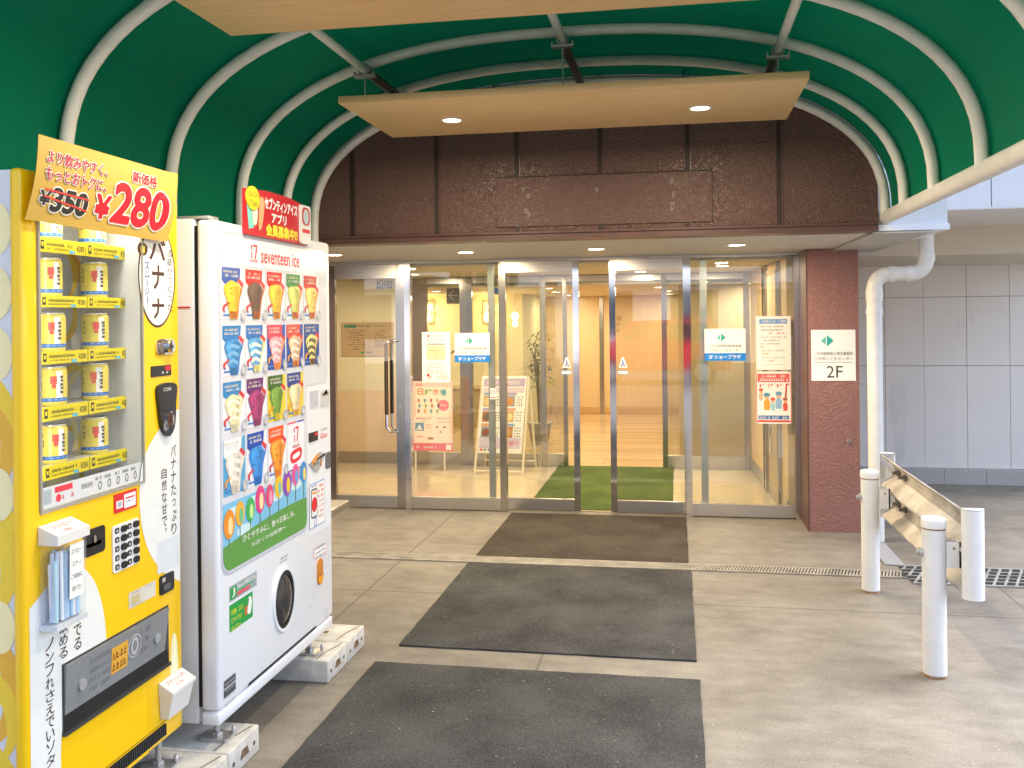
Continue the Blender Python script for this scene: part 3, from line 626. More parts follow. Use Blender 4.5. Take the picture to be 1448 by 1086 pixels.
# left end panel of the vestibule
t = thing('vestibule_end_wall', (-3.5, 9.9, 0), 'cream end wall behind the swing door with pinkish dado and steel skirting', 'wall')
MB().box(-5, 9.90, .81, -3.03, 9.97, 2.054, WARMW).build('upper_panel', t)
MB().box(-5, 9.895, .125, -3.03, 9.965, .809, M('pinkish dado', (.66, .50, .33), .5, var=.03)).build('dado', t)
MB().box(-5, 9.885, .005, -3.0, 9.96, .124, STEELH).build('skirting', t)
MB().box(-3.029, 9.88, .125, -2.872, 9.97, 2.054, STEEL).build('end_post', t)
# side wall right
t = thing('vestibule_side_wall', (.9, 8.8, 0), 'cream side wall with a narrow steel door just inside the right fixed glass', 'wall')
f = MB(); f.add([(.86, 7.62, .005), (.75, 9.84, .005), (.75, 9.84, 2.054), (.86, 7.62, 2.054), (1.018, 7.62, .005), (1.018, 9.84, .005), (1.018, 9.84, 2.054), (1.018, 7.62, 2.054)], [(0, 1, 2, 3), (4, 7, 6, 5), (0, 4, 5, 1), (3, 2, 6, 7), (0, 3, 7, 4), (1, 5, 6, 2)], M('cream side paint', (.66, .50, .29), .5, var=.04)); f.build('plaster', t)
def sw(y): return .86 - (y - 7.62) / 2.22 * .11
def swbox(y0, y1, z0, z1, d, m):
    f = MB(); vs = [(sw(y) - (dd), y, z) for y in (y0, y1) for z in (z0, z1) for dd in (-.003, d)]
    f.add(vs, [(0, 1, 3, 2), (4, 6, 7, 5), (0, 4, 5, 1), (2, 3, 7, 6), (0, 2, 6, 4), (1, 5, 7, 3)], m); return f
swbox(7.63, 9.83, .006, .13, .012, STEELH).build('skirting', t)
for y0, y1 in ((7.92, 7.99), (8.62, 8.70), (8.75, 8.80)): swbox(y0, y1, .006, 2.05, .03, STEEL).build('door_post', t)
f = swbox(8.0, 8.61, .131, 2.0, .008, M('door skin', (.50, .40, .26), .4, .2)); f.build('door_leaf', t)
f = MB(); f.tube([(sw(8.1) - .02, 8.1, 1.0), (sw(8.1) - .06, 8.1, 1.0), (sw(8.1) - .06, 8.1, .45), (sw(8.1) - .02, 8.1, .45)], .01, CHROME, 8); f.build('door_handle', t)
# hall
t = thing('hall_back_wall', (-.6, 15.45, 0), 'warm wood panelled back wall of the hall straight behind the green mat', 'wall')
ORW = woodmat('warm wood panel', (.62, .47, .27), (.70, .55, .33), 2, .3)
f = MB(); f.box(-2.2, 15.4, .11, -1.262, 15.5, 1.954, ORW); f.box(-1.195, 15.4, .11, 3.4, 15.5, 1.954, ORW); f.build('panel', t)
MB().box(-1.261, 15.385, .006, -1.196, 15.49, 1.954, STEEL).build('steel_post', t)
MB().box(-2.2, 15.39, .006, -1.262, 15.5, .109, M('wood skirting', (.55, .36, .15), .4)).build('skirting', t)
MB().box(-1.195, 15.39, .006, 3.4, 15.5, .109, M('wood skirting', (.55, .36, .15), .4)).build('skirting', t)
f = MB(); f.text(FY(15.399), '営業時間\n10:00\n18:00', -.98, 1.35, -.90, 1.62, .001, ink('8a6a3a')); f.build('lettering', t)
t = thing('hall_side_wall', (-3.3, 13.3, 0), 'olive cream hall wall carrying the lit sconces, seen through the inner glass', 'wall')
OLV = M('olive cream plaster', (.64, .60, .42), .6, var=.05)
f = MB(); f.box(-5.9, 13.25, .62, -2.2, 13.4, 1.954, OLV); f.box(-2.25, 13.4, .006, -2.2, 15.4, 1.954, OLV); f.build('plaster', t)
MB().box(-5.9, 13.24, .006, -2.2, 13.4, .57, M('olive dado', (.40, .33, .17), .5, var=.08)).build('dado', t)
MB().box(-5.9, 13.21, .575, -2.2, 13.4, .615, ORW).build('dado_rail', t)
tag(MB().box(.02, 10.75, .006, 3.4, 10.85, 1.954, TANW).build('shop_wall'), 'tan wood wall behind the inner right glass screen', 'wall')
tag(MB().box(-6, 9.98, .006, -5.9, 16, 1.954, WARMW).build('hall_end_wall'), 'cream end wall at the far left of the hall', 'wall')
tag(MB().box(3.4, 9.98, .006, 3.5, 16, 1.954, WARMW).build('hall_end_wall'), 'cream end wall at the far right of the hall', 'wall')
tag(MB().box(-6, 7.66, .006, -5.9, 9.84, 2.054, WARMW).build('lobby_end_wall'), 'cream wall closing the far left end of the glazed lobby', 'wall')
tag(MB().box(-6, 15.52, .006, -2.26, 15.6, 1.954, WARMW).build('hall_rear_wall'), 'cream rear wall of the hall behind the sconce wall', 'wall')
tag(MB().box(-6, 7.55, 0, -3.21, 7.615, 2.086, BROWN).build('front_wall'), 'brown front wall continuing left of the porch', 'wall')
tag(MB().box(-6.3, 7.7, 2.42, 3.6, 16.3, 4.5, UPW).build('upper_floor'), 'white upper floor over the entrance lobby and hall', 'building')
tag(MB().box(-6.3, 9.845, 2.056, 3.5, 9.925, 2.4, CEILI).build('lobby_beam'), 'cream ceiling step above the inner glass screens', 'beam')
# interior lights
def ilamp(x, y, z, label, watts=WI):
    t = thing('downlight', (x, y, z), label, 'downlight', 'lit round downlights in the lobby and hall ceilings')
    downlight(t, x, y, z, .055, watts, 'lamp_ring')
VL = [(.41, 8.54, 'right fixed glass'), (-1.47, 8.35, 'left sliding door'), (-2.6, 9.0, 'fixed glass beside the swing door'), (-.35, 9.3, 'green mat'), (-3.6, 8.8, 'swing door')]
for x, y, s in VL: ilamp(x, y, ZV, 'lit round ceiling downlight in the lobby above the ' + s)
for i, (x, y, s) in enumerate([(-1.5, 10.9, 'in the hall ceiling just past the inner left screen'), (-1.62, 12.6, 'midway along the hall ceiling, left row'), (-1.7, 14.6, 'by the hall back wall, left row'), (-.2, 11.2, 'in the hall ceiling just past the inner right screen'), (-.12, 12.9, 'midway along the hall ceiling, right row'), (-.1, 14.6, 'by the hall back wall, right row'), (-3.0, 11.4, 'above the potted plants'), (-3.6, 12.4, 'in front of the sconce wall'), (.8, 10.3, 'in front of the tan wood wall')]):
    ilamp(x, y, ZH, 'lit round downlight ' + s, WI * 1.15)
# sconces
BRASS = M('brass', (.55, .36, .12), .3, .9); SCG = emit('sconce glass glow', (1, .62, .22), 9)
def sconce(x, y, z, label):
    t = thing('wall_sconce', (x, y, z), label, 'wall lamp', 'lit brass wall sconces')
    f = MB(); f.box(x - .085, y - .02, z - .15, x - .075, y, z + .16, BRASS); f.box(x + .075, y - .02, z - .15, x + .085, y, z + .16, BRASS); f.box(x - .085, y - .02, z + .15, x + .085, y, z + .16, BRASS); f.box(x - .085, y - .02, z - .16, x + .085, y, z - .15, BRASS); f.box(x - .1, y - .14, z - .012, x + .1, y, z + .002, BRASS); f.build('frame', t)
    for dx, dz, r in ((.04, .075, .035), (.0, -.08, .048)):
        f = MB().lathe(x + dx, y - .08, [(r * .5, z + dz - r * 1.1), (r, z + dz - r * .5), (r, z + dz + r * .5), (r * .5, z + dz + r * 1.1)], SCG, 16); f.build('glass_shade', t)
    lamp('sconce_lamp', (x, y - .2, z), .04, 3, (1, .6, .25), 'POINT')
sconce(-3.60, 13.24, 1.70, 'lit brass wall sconce at the left, seen above the pink poster')
sconce(-2.70, 13.24, 1.69, 'lit brass wall sconce seen above the blue banded door sign')
# pendant
t = thing('pendant_lamp', (-2.15, 12.4, 1.4), 'small pendant lamp on a thin cord near the sconces', 'pendant lamp')
MB().tube([(-2.16, 12.4, 1.954), (-2.16, 12.4, 1.66)], .006, WHITE, 6).build('cord', t); MB().lathe(-2.16, 12.4, [(.03, 1.58), (.045, 1.61), (.045, 1.65), (.015, 1.68)], SCG, 16).build('glass_shade', t); MB().lathe(-2.16, 12.4, [(.02, 1.49), (.038, 1.51), (.03, 1.55), (.01, 1.57)], SCG, 16).build('lower_bulb', t)
# ================================================================ SIGNS, POSTERS, LOBBY ITEMS
TEAL = ink('1fa39a'); GRY = ink('6b6b6b'); BLUE = ink('0f7fd8'); WPAP = ink('f2f1ee'); RED = ink('d8222e'); DK = ink('2b2b2b')
def emblem(f, F, cx, cz, s, n):
    f.poly(F, [(cx - .95 * s, cz), (cx - .25 * s, cz + .62 * s), (cx - .25 * s, cz - .62 * s)], n, ink('5fb9b4'))
    f.poly(F, [(cx - .12 * s, cz + .85 * s), (cx + .8 * s, cz), (cx - .12 * s, cz - .85 * s)], n, TEAL)
def greek(f, F, x0, x1, z, h, n, m, seed=0, fill=.8):
    """a line of unreadably small print"""
    r = random.Random(seed + int(abs(z) * 1e4)); x = x0
    while x < x1 - h * .3:
        w = min(h * r.uniform(.5, 1.0), x1 - x)
        if r.random() < fill:
            k = r.randint(0, 2)
            f.rect(F, x, z, x + w * .78, z + h * .26, n, m); f.rect(F, x + w * .2, z + h * (.4 + .1 * k), x + w * .78, z + h * (.62 + .1 * k), n, m)
            f.rect(F, x + w * (.1 + .2 * k), z + h * .26, x + w * (.32 + .2 * k), z + h, n, m)
        x += w
def wallsign(name, F, x0, z0, x1, z1, n0, label, cat, group=None):
    c = F((x0 + x1) / 2, (z0 + z1) / 2, n0); t = thing(name, c, label, cat, group)
    MB().fbox(F, x0, z0, x1, z1, n0, n0 + .003, WPAP).build('sheet', t); return t
def floor_sign(x0, z0, x1, z1, label):
    F = FY(YD - .002); t = wallsign('door_sign', F, x0, z0, x1, z1, 0, label, 'sign', 'blue banded floor signs on the glass')
    w, h = x1 - x0, z1 - z0; n = .0036
    MB().rect(F, x0, z0, x1, z0 + h * .24, n, BLUE).build('blue_band', t)
    f = MB(); f.text(F, '2F ショープラザ', x0 + w * .10, z0 + h * .06, x0 + w * .88, z0 + h * .185, n + .0006, WPAP, .012); f.build('band_lettering', t)
    f = MB(); emblem(f, F, x0 + w * .42, z0 + h * .73, w * .13, n); f.build('emblem', t)
    f = MB(); f.text(F, '八代市総務部健康推進課', x0 + w * .1, z0 + h * .42, x0 + w * .9, z0 + h * .51, n, ink('505050'), .006); f.text(F, '八代市こどもセンター', x0 + w * .1, z0 + h * .28, x0 + w * .9, z0 + h * .37, n, ink('505050'), .006); f.build('lettering', t)
floor_sign(-1.829, 1.237, -1.530, 1.481, 'white sign with blue 2F band on the left fixed glass, beside the white poster')
floor_sign(.218, 1.244, .536, 1.499, 'white sign with blue 2F band on the right fixed glass, beside the two posters')
F = FY(7.13); t = wallsign('pillar_sign', F, .978, 1.115, 1.290, 1.49, .0, 'white square sign reading 2F on the mauve brown pillar', 'sign')
f = MB(); f.text(F, '2F', 1.085, 1.138, 1.198, 1.225, .0036, DK); f.build('floor_number', t)
f = MB(); f.rect(F, 1.0, 1.247, 1.268, 1.250, .0036, GRY); f.build('rule', t)
f = MB(); emblem(f, F, 1.095, 1.41, .052, .0036); f.build('emblem', t)
f = MB(); f.text(F, '八代市総務免七得合事務所', .998, 1.302, 1.27, 1.328, .0036, ink('505050'), .006); f.text(F, '八代市こどもセンター', .998, 1.265, 1.27, 1.291, .0036, ink('505050'), .006); f.build('lettering', t)

F = FY(YD - .002)
# white notice and red poster on the right glass
t = wallsign('notice_poster', F, .618, 1.172, .882, 1.595, 0, 'white notice sheet with blue heading, upper of the two posters by the pillar', 'poster'); n = .0036
f = MB(); f.rect(F, .642, 1.535, .855, 1.572, n, ink('6f9bd6')); f.text(F, 'お知らせ', .665, 1.541, .77, 1.566, n + .0005, WPAP); f.text(F, 'ご案内', .79, 1.541, .845, 1.566, n + .0005, WPAP); f.build('heading', t)
f = MB()
for i, (a, b, c, h) in enumerate(((.65, .83, GRY, .012), (.655, .82, GRY, .012), (.69, .84, ink('e0559a'), .016), (.64, .86, GRY, .008), (.66, .80, GRY, .01), (.65, .80, GRY, .01), (.65, .70, ink('efb34a'), .016), (.66, .85, GRY, .008), (.65, .72, ink('efb34a'), .016), (.66, .84, GRY, .008), (.69, .76, ink('e0559a'), .012), (.65, .85, ink('b9a67a'), .006))):
    greek(f, F, a, b, 1.508 - i * .027, h, n, c, i)
f.build('small_print', t)
t = wallsign('event_poster', F, .613, .748, .882, 1.158, 0, 'red bordered event poster with little figures, lower of the two posters by the pillar', 'poster')
f = MB(); f.fbox(F, .622, .76, .873, .775, n, n + .0003, ink('d84a3c')); f.rect(F, .625, 1.075, .868, 1.142, n, ink('e2605a')); f.rect(F, .63, .782, .862, .812, n, ink('3a6fb5'))
for a in ((.6145, .7495, .6205, 1.156), (.8755, .7495, .8805, 1.156)): f.rect(F, *a, n, ink('e2605a'))
f.build('colour_blocks', t)
f = MB(); greek(f, F, .66, .84, 1.115, .02, n + .0006, WPAP, 3); greek(f, F, .64, .86, 1.085, .022, n + .0006, WPAP, 4); greek(f, F, .64, .85, .789, .018, n + .0006, WPAP, 5); f.build('heading', t)
f = MB()
def figure(x, z, s, top, body):
    f.ell(F, x, z + .62 * s, .12 * s, .14 * s, n + .0006, ink('e9b58f'), 12); f.ell(F, x, z + .71 * s, .15 * s, .10 * s, n + .0009, top, 12); f.poly(F, [(x - .12 * s, z), (x + .12 * s, z), (x + .15 * s, z + .35 * s), (x + .07 * s, z + .5 * s), (x - .07 * s, z + .5 * s), (x - .15 * s, z + .35 * s)], n + .0006, body)
figure(.695, .855, .17, ink('5a8fb5'), ink('e8a33c')); figure(.74, .85, .13, ink('d85a4a'), ink('9fd0d8')); figure(.785, .865, .17, ink('6a9fc0'), ink('8fb8d8')); figure(.835, .85, .13, ink('a86a3c'), ink('d85a4a')); figure(.65, .93, .12, ink('d85a4a'), ink('e8b08f'))
for i in range(10): f.rect(F, .64 + i * .022, 1.035 + .012 * (i % 3), .652 + i * .022, 1.06 + .004 * (i % 2), n + .0006, (ink('e2605a'), ink('f0a58f'))[i % 2])
f.prism(F, [(.83, .95), (.845, .96), (.85, 1.05), (.87, 1.06), (.862, 1.066), (.84, 1.06)], n + .0004, n + .0009, ink('c8403a'))
f.build('figures', t)
# white leaflet and pink poster on the left
t = wallsign('notice_poster', F, -2.112, 1.07, -1.868, 1.492, 0, 'tall white notice sheet with red drop mark on the left fixed glass', 'poster')
f = MB(); f.ell(F, -2.055, 1.458, .010, .011, n, RED, 12); f.text(F, '日本赤十字社', -2.035, 1.448, -1.93, 1.470, n, GRY); f.text(F, '献血のお知らせ', -2.07, 1.415, -1.91, 1.434, n, GRY); f.rect(F, -2.065, 1.385, -1.915, 1.394, n, ink('dd5a58')); f.build('heading', t)
f = MB(); f.rect(F, -2.075, 1.255, -1.908, 1.38, n, ink('f7e3b5')); f.build('panel', t)
f = MB()
for i, (a, b, c, h, z) in enumerate(((-2.04, -1.95, ink('c98a3a'), .013, 1.355), (-2.06, -1.94, ink('d86a5a'), .014, 1.33), (-2.07, -1.92, ink('e0a03c'), .012, 1.308), (-2.04, -1.94, ink('b0704a'), .010, 1.285), (-2.05, -1.93, GRY, .008, 1.268))): greek(f, F, a, b, z, h, n + .0006, c, i)
for i in range(5): greek(f, F, -2.085, -1.93 + .02 * (i % 2), 1.225 - i * .017, .009, n, GRY, 10 + i)
f.rect(F, -2.08, 1.15, -1.885, 1.153, n, ink('e07a78'))
for i in range(3): greek(f, F, -1.99, -1.885, 1.13 - i * .018, .012, n, ink('d8504a') if i != 1 else GRY, 20 + i)
f.rect(F, -2.075, 1.08, -2.02, 1.14, n, ink('e6d8d8')); f.ell(F, -2.06, 1.13, .012, .012, n + .0006, RED, 12)
for i in range(2): greek(f, F, -2.07, -2.025, 1.09 + i * .02, .012, n + .0006, GRY, 30 + i)
f.build('small_print', t)
YP = 9.45; F = FY(YP)
t = thing('poster_stand', (-2.55, YP, 0), 'pink and white poster on a low white stand behind the left fixed glass', 'poster stand')
def P(px, py): return px_xz(px, py, YP)
X0, X1, Z0, Z1 = -2.745, -2.318, .215, .945
MB().fbox(F, X0, Z0, X1, Z1, 0, .012, ink('f5c9c4')).build('sheet', t)
n = .0126; f = MB(); f.rect(F, X0 + .012, Z0 + .085, X1 - .012, Z0 + .36, n, ink('f8e6df')); f.rect(F, X0 + .03, Z0 + .36, X1 - .012, Z1 - .06, n, ink('f9e9dd')); f.rect(F, X0, Z0, X1, Z0 + .08, n, ink('e2647f')); f.build('panels', t)
f = MB(); f.text(F, '日', X0 + .05, Z1 - .14, X0 + .11, Z1 - .075, n + .0006, ink('e8743a'), .03); f.text(F, '曜', X0 + .13, Z1 - .15, X0 + .20, Z1 - .085, n + .0006, ink('6ba843'), .03); f.text(F, '市', X0 + .215, Z1 - .145, X0 + .28, Z1 - .08, n + .0006, ink('e8743a'), .03); f.text(F, '場', X0 + .295, Z1 - .15, X0 + .36, Z1 - .085, n + .0006, ink('2f9fae'), .03); f.text(F, '開催', X0 + .03, Z1 - .05, X0 + .1, Z1 - .02, n + .0006, ink('d8404a')); f.build('heading', t)
f = MB(); rr = random.Random(3)
for i in range(12):
    a = X0 + .06 + (i % 4) * .068 + (i // 4 % 2) * .01; b = Z1 - .20 - (i // 4) * .055
    f.ell(F, a, b, .014, .021, n + .0006, ink(['c8703a', '8fae3c', '5a9fae', 'e2a03c', 'b85a5a', '6a8fb8'][i * 5 % 6]), 12); f.rect(F, a - .004, b - .028, a + .004, b - .018, n + .0005, ink('7a8a3c'))
f.ell(F, X1 - .10, Z1 - .25, .062, .058, n + .0006, ink('e8758f'), 24)
f.rect(F, X0 + .02, Z0 + .21, X0 + .115, Z0 + .295, n + .0006, ink('4a8fc0')); f.poly(F, [(X0 + .03, Z0 + .22), (X0 + .1, Z0 + .22), (X0 + .07, Z0 + .28)], n + .0012, ink('e6ebee'))
for i in range(3): f.ell(F, X1 - .17 + .04 * i, Z0 + .25 - .05 * (i % 2), .016, .012, n + .0006, ink(['b8804a', 'd8a05a', '8f5a3a'][i]), 12)
for i in range(2): f.ell(F, X0 + .17 + .03 * i, Z0 + .13, .018, .012, n + .0006, ink('a8682f'), 12)
f.build('pictures', t)
f = MB()
greek(f, F, X0 + .03, X0 + .2, Z0 + .335, .016, n + .0006, ink('d8404a'), 1); greek(f, F, X0 + .07, X0 + .16, Z0 + .31, .012, n + .0006, GRY, 2); greek(f, F, X1 - .17, X1 - .03, Z0 + .335, .016, n + .0006, ink('d8404a'), 3); greek(f, F, X0 + .135, X0 + .2, Z0 + .265, .014, n + .0006, ink('e2607a'), 4); greek(f, F, X0 + .135, X0 + .2, Z0 + .235, .014, n + .0006, ink('e2607a'), 5)
greek(f, F, X0 + .02, X0 + .12, Z0 + .14, .022, n + .0006, ink('e2506a'), 6); greek(f, F, X1 - .16, X1 - .02, Z0 + .30, .01, n + .0006, GRY, 7); greek(f, F, X0 + .03, X0 + .25, Z0 + .03, .022, n + .0006, WPAP, 8); f.rect(F, X1 - .075, Z0 + .012, X1 - .015, Z0 + .068, n + .0006, WPAP); greek(f, F, X1 - .135, X1 - .06, Z1 - .255, .016, n + .0012, WPAP, 9); f.build('small_print', t)
for x in (X0 + .012, X1 - .1): MB().tube([(x, YP + .02, .006), (x, YP + .03, .93)], .009, ink('ece6da'), 8).build('leg', t)
# A-frame menu board
t = thing('a_frame_board', (-1.8, 9.45, 0), 'white A-frame menu board with food pictures standing in the lobby', 'a-frame sign')
LEGW = ink('e9e2cc')
def A(u, h): return (-2.02 + (.5 * u) - .045 * (1 - h / 1.0) * (1 - 2 * u) , 9.34 + .20 * h, h)
def bar(p, q, r=.013): return MB().tube([p, q], r, LEGW, 8)
for u in (0, 1):
    bar((-2.065 if u == 0 else -1.565, 9.33, .005), (-2.015 if u == 0 else -1.525, 9.55, .99)).build('front_leg', t)
    bar((-2.05 if u == 0 else -1.50, 9.83, .005), (-2.005 if u == 0 else -1.53, 9.57, .97)).build('rear_leg', t)
bar((-2.06, 9.335, .03), (-1.568, 9.335, .03), .011).build('cross_bar', t)
bar((-2.05, 9.80, .07), (-1.51, 9.80, .07), .011).build('cross_bar', t)
FB = Fr((-2.045, 9.372, .21), (1, 0, 0), (.028, .17, .785)); FB.n = Vector((0, -1, .2)).normalized()
FBs = Fr((-2.045, 9.372, .21), (.465, 0, 0), (.04, .172, .785)); FBs.n = Vector((0, -1, .21)).normalized()
f = MB(); f.fbox(FBs, 0, 0, 1, 1, 0, .012, WPAP); f.build('panel', t)
f = MB(); n = .0126
f.rect(FBs, .03, .86, .97, .965, n, ink('b7a8cc')); f.rect(FBs, .03, .78, .97, .845, n, ink('d8c8d8')); f.rect(FBs, .03, .06, .97, .20, n, ink('cfc6de'))
for r in range(3):
    z = .60 - r * .20
    for c in (0, .5):
        f.rect(FBs, .05 + c, z + .145, .30 + c, z + .18, n, (ink('7fa8c8'), ink('a898c8'), ink('d8a070'))[(r + int(c * 2)) % 3])
        f.rect(FBs, .05 + c, z, .27 + c, z + .14, n, (ink('caa86a'), ink('8fa0a8'), ink('b8754a'))[(r * 2 + int(c * 2)) % 3])
        f.ell(FBs, .16 + c, z + .065, .085, .05, n + .0006, ink(['e8c890', 'd08a3c', '6a5a4a', 'e8d8a0', '8a4a2a', 'c8a05a'][r * 2 + int(c * 2)]), 14)
f.build('pictures', t)
f = MB()
for r in range(3):
    for c in (0, .5):
        for k in range(4): 
            rr2 = random.Random(r * 10 + k + c)
            for q in range(3): f.rect(FBs, .31 + c + q * .05, .61 - r * .20 + k * .035, .31 + c + q * .05 + rr2.uniform(.018, .04), .625 - r * .20 + k * .035, n, GRY)
for k, (w, c2) in enumerate(((.06, 'd8404a'), (.05, '3a9f6a'), (.06, '3a6fb8'), (.07, 'd8a03c'))): f.rect(FBs, .06 + k * .09, .03, .06 + k * .09 + w, .055, n, ink(c2))
f.text(FBs, 'MENU', .55, .885, .85, .94, n + .0006, WPAP); f.text(FBs, 'おすすめ', .1, .885, .45, .94, n + .0006, WPAP); f.text(FBs, '日替り', .60, .09, .92, .16, n + .0006, ink('d8222e')); f.build('lettering', t)
# arrow sign, notice board, shop sign
t = thing('arrow_sign', (-2.54, 10.5, 1.88), 'dark square sign with white left arrow hung in the hall ceiling', 'sign'); F = FY(10.5)
MB().fbox(F, -2.63, 1.775, -2.455, 1.954, 0, .03, M('brown grey sign', (.22, .18, .12), .5)).build('panel', t)
f = MB(); z = 1.872
f.rect(F, -2.60, z - .006, -2.50, z + .006, .0306, WPAP); f.poly(F, [(-2.612, z), (-2.602, z + .009), (-2.545, z + .058), (-2.538, z + .048), (-2.596, z), (-2.538, z - .048), (-2.545, z - .058), (-2.602, z - .009)], .0312, WPAP); f.build('arrow', t)
F = FY(9.90); t = thing('notice_board', (-3.4, 9.9, 1.38), 'tan notice board with printed floor guide on the cream end wall behind the swing door', 'notice board')
MB().fbox(F, -3.705, 1.195, -3.095, 1.572, 0, .012, M('tan board', (.42, .30, .16), .5)).build('panel', t); n = .0126
f = MB(); f.poly(F, rrect(-3.67, 1.51, -3.52, 1.548, .014), n, ink('2f7a56')); f.text(F, 'GOLD', -3.42, 1.222, -3.35, 1.244, n, DK, .02); f.poly(F, rrect(-3.475, 1.222, -3.435, 1.246, .011), n, ink('2f9a4a')); f.build('marks', t)
f = MB(); f.text(F, '館内のご案内・フロアガイド', -3.51, 1.518, -3.17, 1.545, n, DK)
for i in range(9): greek(f, F, -3.62 + .02 * (i % 3), -3.40 - .02 * (i % 2), 1.475 - i * .026, .013, n, DK, 40 + i, .7)
for i in range(8): greek(f, F, -3.32, -3.16 - .02 * (i % 3), 1.475 - i * .025, .011, n, DK, 60 + i, .7)
f.rect(F, -3.372, 1.27, -3.369, 1.49, n, GRY); f.build('lettering', t)
t = thing('shop_sign', (-3.19, 9.9, 2.0), 'small white and navy KISEI sign at the top of the cream end wall', 'sign')
f = MB(); f.rect(F, -3.285, 1.945, -3.105, 1.968, .0026, ink('1f3f8f')); f.build('navy_band', t)
f = MB(); f.text(F, 'KiSEI', -3.28, 1.975, -3.11, 2.03, .0006, ink('2a2f4a'), .02); f.ell(F, -3.222, 2.037, .010, .010, .001, RED, 12); f.text(F, 'HAIR SALON', -3.24, 1.950, -3.15, 1.963, .0032, WPAP); f.build('lettering', t)
t = tag(MB().fbox(FY(YI - .035), -1.99, 1.86, -1.86, 1.93, 0, .004, ink('2a62c8')).build('hanging_sign', None, (-1.9, YI - .035, 1.9)), 'small blue sign near the top of the inner left glass screen', 'sign')
# plants
LEAF = M('dark leaf', (.035, .075, .018), .4, var=.4, vscale=8); LEAF2 = M('olive leaf', (.09, .12, .04), .45, var=.3, vscale=8); STEM = M('plant stem', (.16, .12, .06), .8); POT = M('grey plant pot', (.28, .27, .25), .6)
def plant(x, y, h, seed, label, wid=.32):
    r = random.Random(seed); t = thing('potted_plant', (x, y, 0), label, 'plant', 'potted plants in the hall')
    MB().lathe(x, y, [(.11, .006), (.15, .26), (.16, .28), (.14, .275)], POT, 20).build('pot', t)
    f = MB(); tips = []
    for k in range(4):
        a = r.uniform(0, 6.28); q = (x + .07 * math.cos(a), y + .07 * math.sin(a), h * r.uniform(.62, .9)); f.tube([(x, y, .25), (x + .03 * math.cos(a), y + .03 * math.sin(a), h * .5), q], [.014, .011, .007], STEM, 6); tips.append(q)
    f.build('stem', t); f = MB()
    for k in range(190):
        q = r.choice(tips); b = Vector(q) + Vector((r.uniform(-.06, .06), r.uniform(-.06, .06), r.uniform(-.42, .12) * h * .6))
        a = r.uniform(0, 6.28); L = r.uniform(.5, 1) * wid; d = Vector((math.cos(a), math.sin(a), r.uniform(-.1, .9))).normalized(); s = d.cross(Vector((0, 0, 1))).normalized() * L * r.uniform(.05, .09)
        m1 = b + d * L * .5; e = b + d * L + Vector((0, 0, -.35 * L)); f.add([b, m1 + s, e, m1 - s], [(0, 1, 2, 3)], LEAF if r.random() < .6 else LEAF2)
    f.build('leaves', t)
plant(-1.72, 11.6, 1.5, 1, 'leafy potted plant in the hall, seen through the glass beside the A-frame board', .26)
# ================================================================ YELLOW DRINKS MACHINE
XY = -1.68
def yp(px, py, x=XY): v = onplane(px, py, 0, x); return v.y, v.z
def yl(pts, x=XY): return [yp(*p, x) for p in pts]
VM = thing('drinks_machine', (-2.0, 2.54, 0), 'yellow and white drinks vending machine with cans behind a window, at the left edge', 'vending machine')
Y0, Y1, ZB, ZT = 2.152, 2.93, .215, 2.008
wy0, wz0 = yp(54.7, 723); wy1, wz1 = yp(197, 684)
WY0, WY1, WZ0, WZ1 = 2.222, 2.703, (wz0 + wz1) / 2, 1.90
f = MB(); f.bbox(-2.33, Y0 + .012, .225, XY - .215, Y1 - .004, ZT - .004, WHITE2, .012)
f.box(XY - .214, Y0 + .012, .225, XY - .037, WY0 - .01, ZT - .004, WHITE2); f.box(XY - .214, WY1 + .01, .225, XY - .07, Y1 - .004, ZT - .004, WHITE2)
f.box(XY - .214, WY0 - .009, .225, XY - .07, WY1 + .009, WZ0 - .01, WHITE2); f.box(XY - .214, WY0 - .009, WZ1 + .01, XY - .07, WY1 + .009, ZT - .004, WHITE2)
f.build('cabinet', VM)
f = MB()   # door skin round the window
f.bbox(XY - .036, Y0, ZB, XY, WY0, ZT, YEL, .014, 4); f.bbox(XY - .069, WY1, ZB, XY, Y1, ZT, YEL, .012, 3)
f.box(XY - .06, WY0 - .018, ZB + .004, XY - .0005, WY1 + .014, WZ0, YEL); f.box(XY - .06, WY0 - .018, WZ1, XY - .0005, WY1 + .014, ZT - .004, YEL)
f.build('door', VM)
FYM = FX(XY)
# white printed areas of the door skin
f = MB()
PW = ink('e9ecea', .3)
top = spline(yl([(253.3, 578), (244, 583), (228, 603), (212, 628), (201, 655), (197.5, 690), (198, 725), (203, 757), (212, 783), (226, 804), (240, 816)]), 6)
f.poly(FYM, top + [yp(254.5, 822), ], .0006, PW)
low = spline(yl([(19, 872), (40, 862), (66, 830), (90, 802), (112, 800), (131, 818), (143, 850), (149, 890), (148, 935), (120, 990), (92, 1020), (86, 1060), (88, 1110), (95, 1180)]), 6)
e = [(Y0 + .018, .24), (Y0 + .018, low[0][1])]
f.poly(FYM, [p for p in low if p[0] > Y0 + .018 and p[1] > .232] + [(low[-1][0], .232), (Y0 + .018, .232), (Y0 + .018, low[0][1])], .0006, PW)
f.build('white_print', VM)
f = MB(); a = yp(222, 768); b = yp(253, 800); f.rect(FYM, a[0], b[1] + .005, Y1 - .02, a[1], .0010, ink('d9dfe6', .3)); f.build('faded_patch', VM)
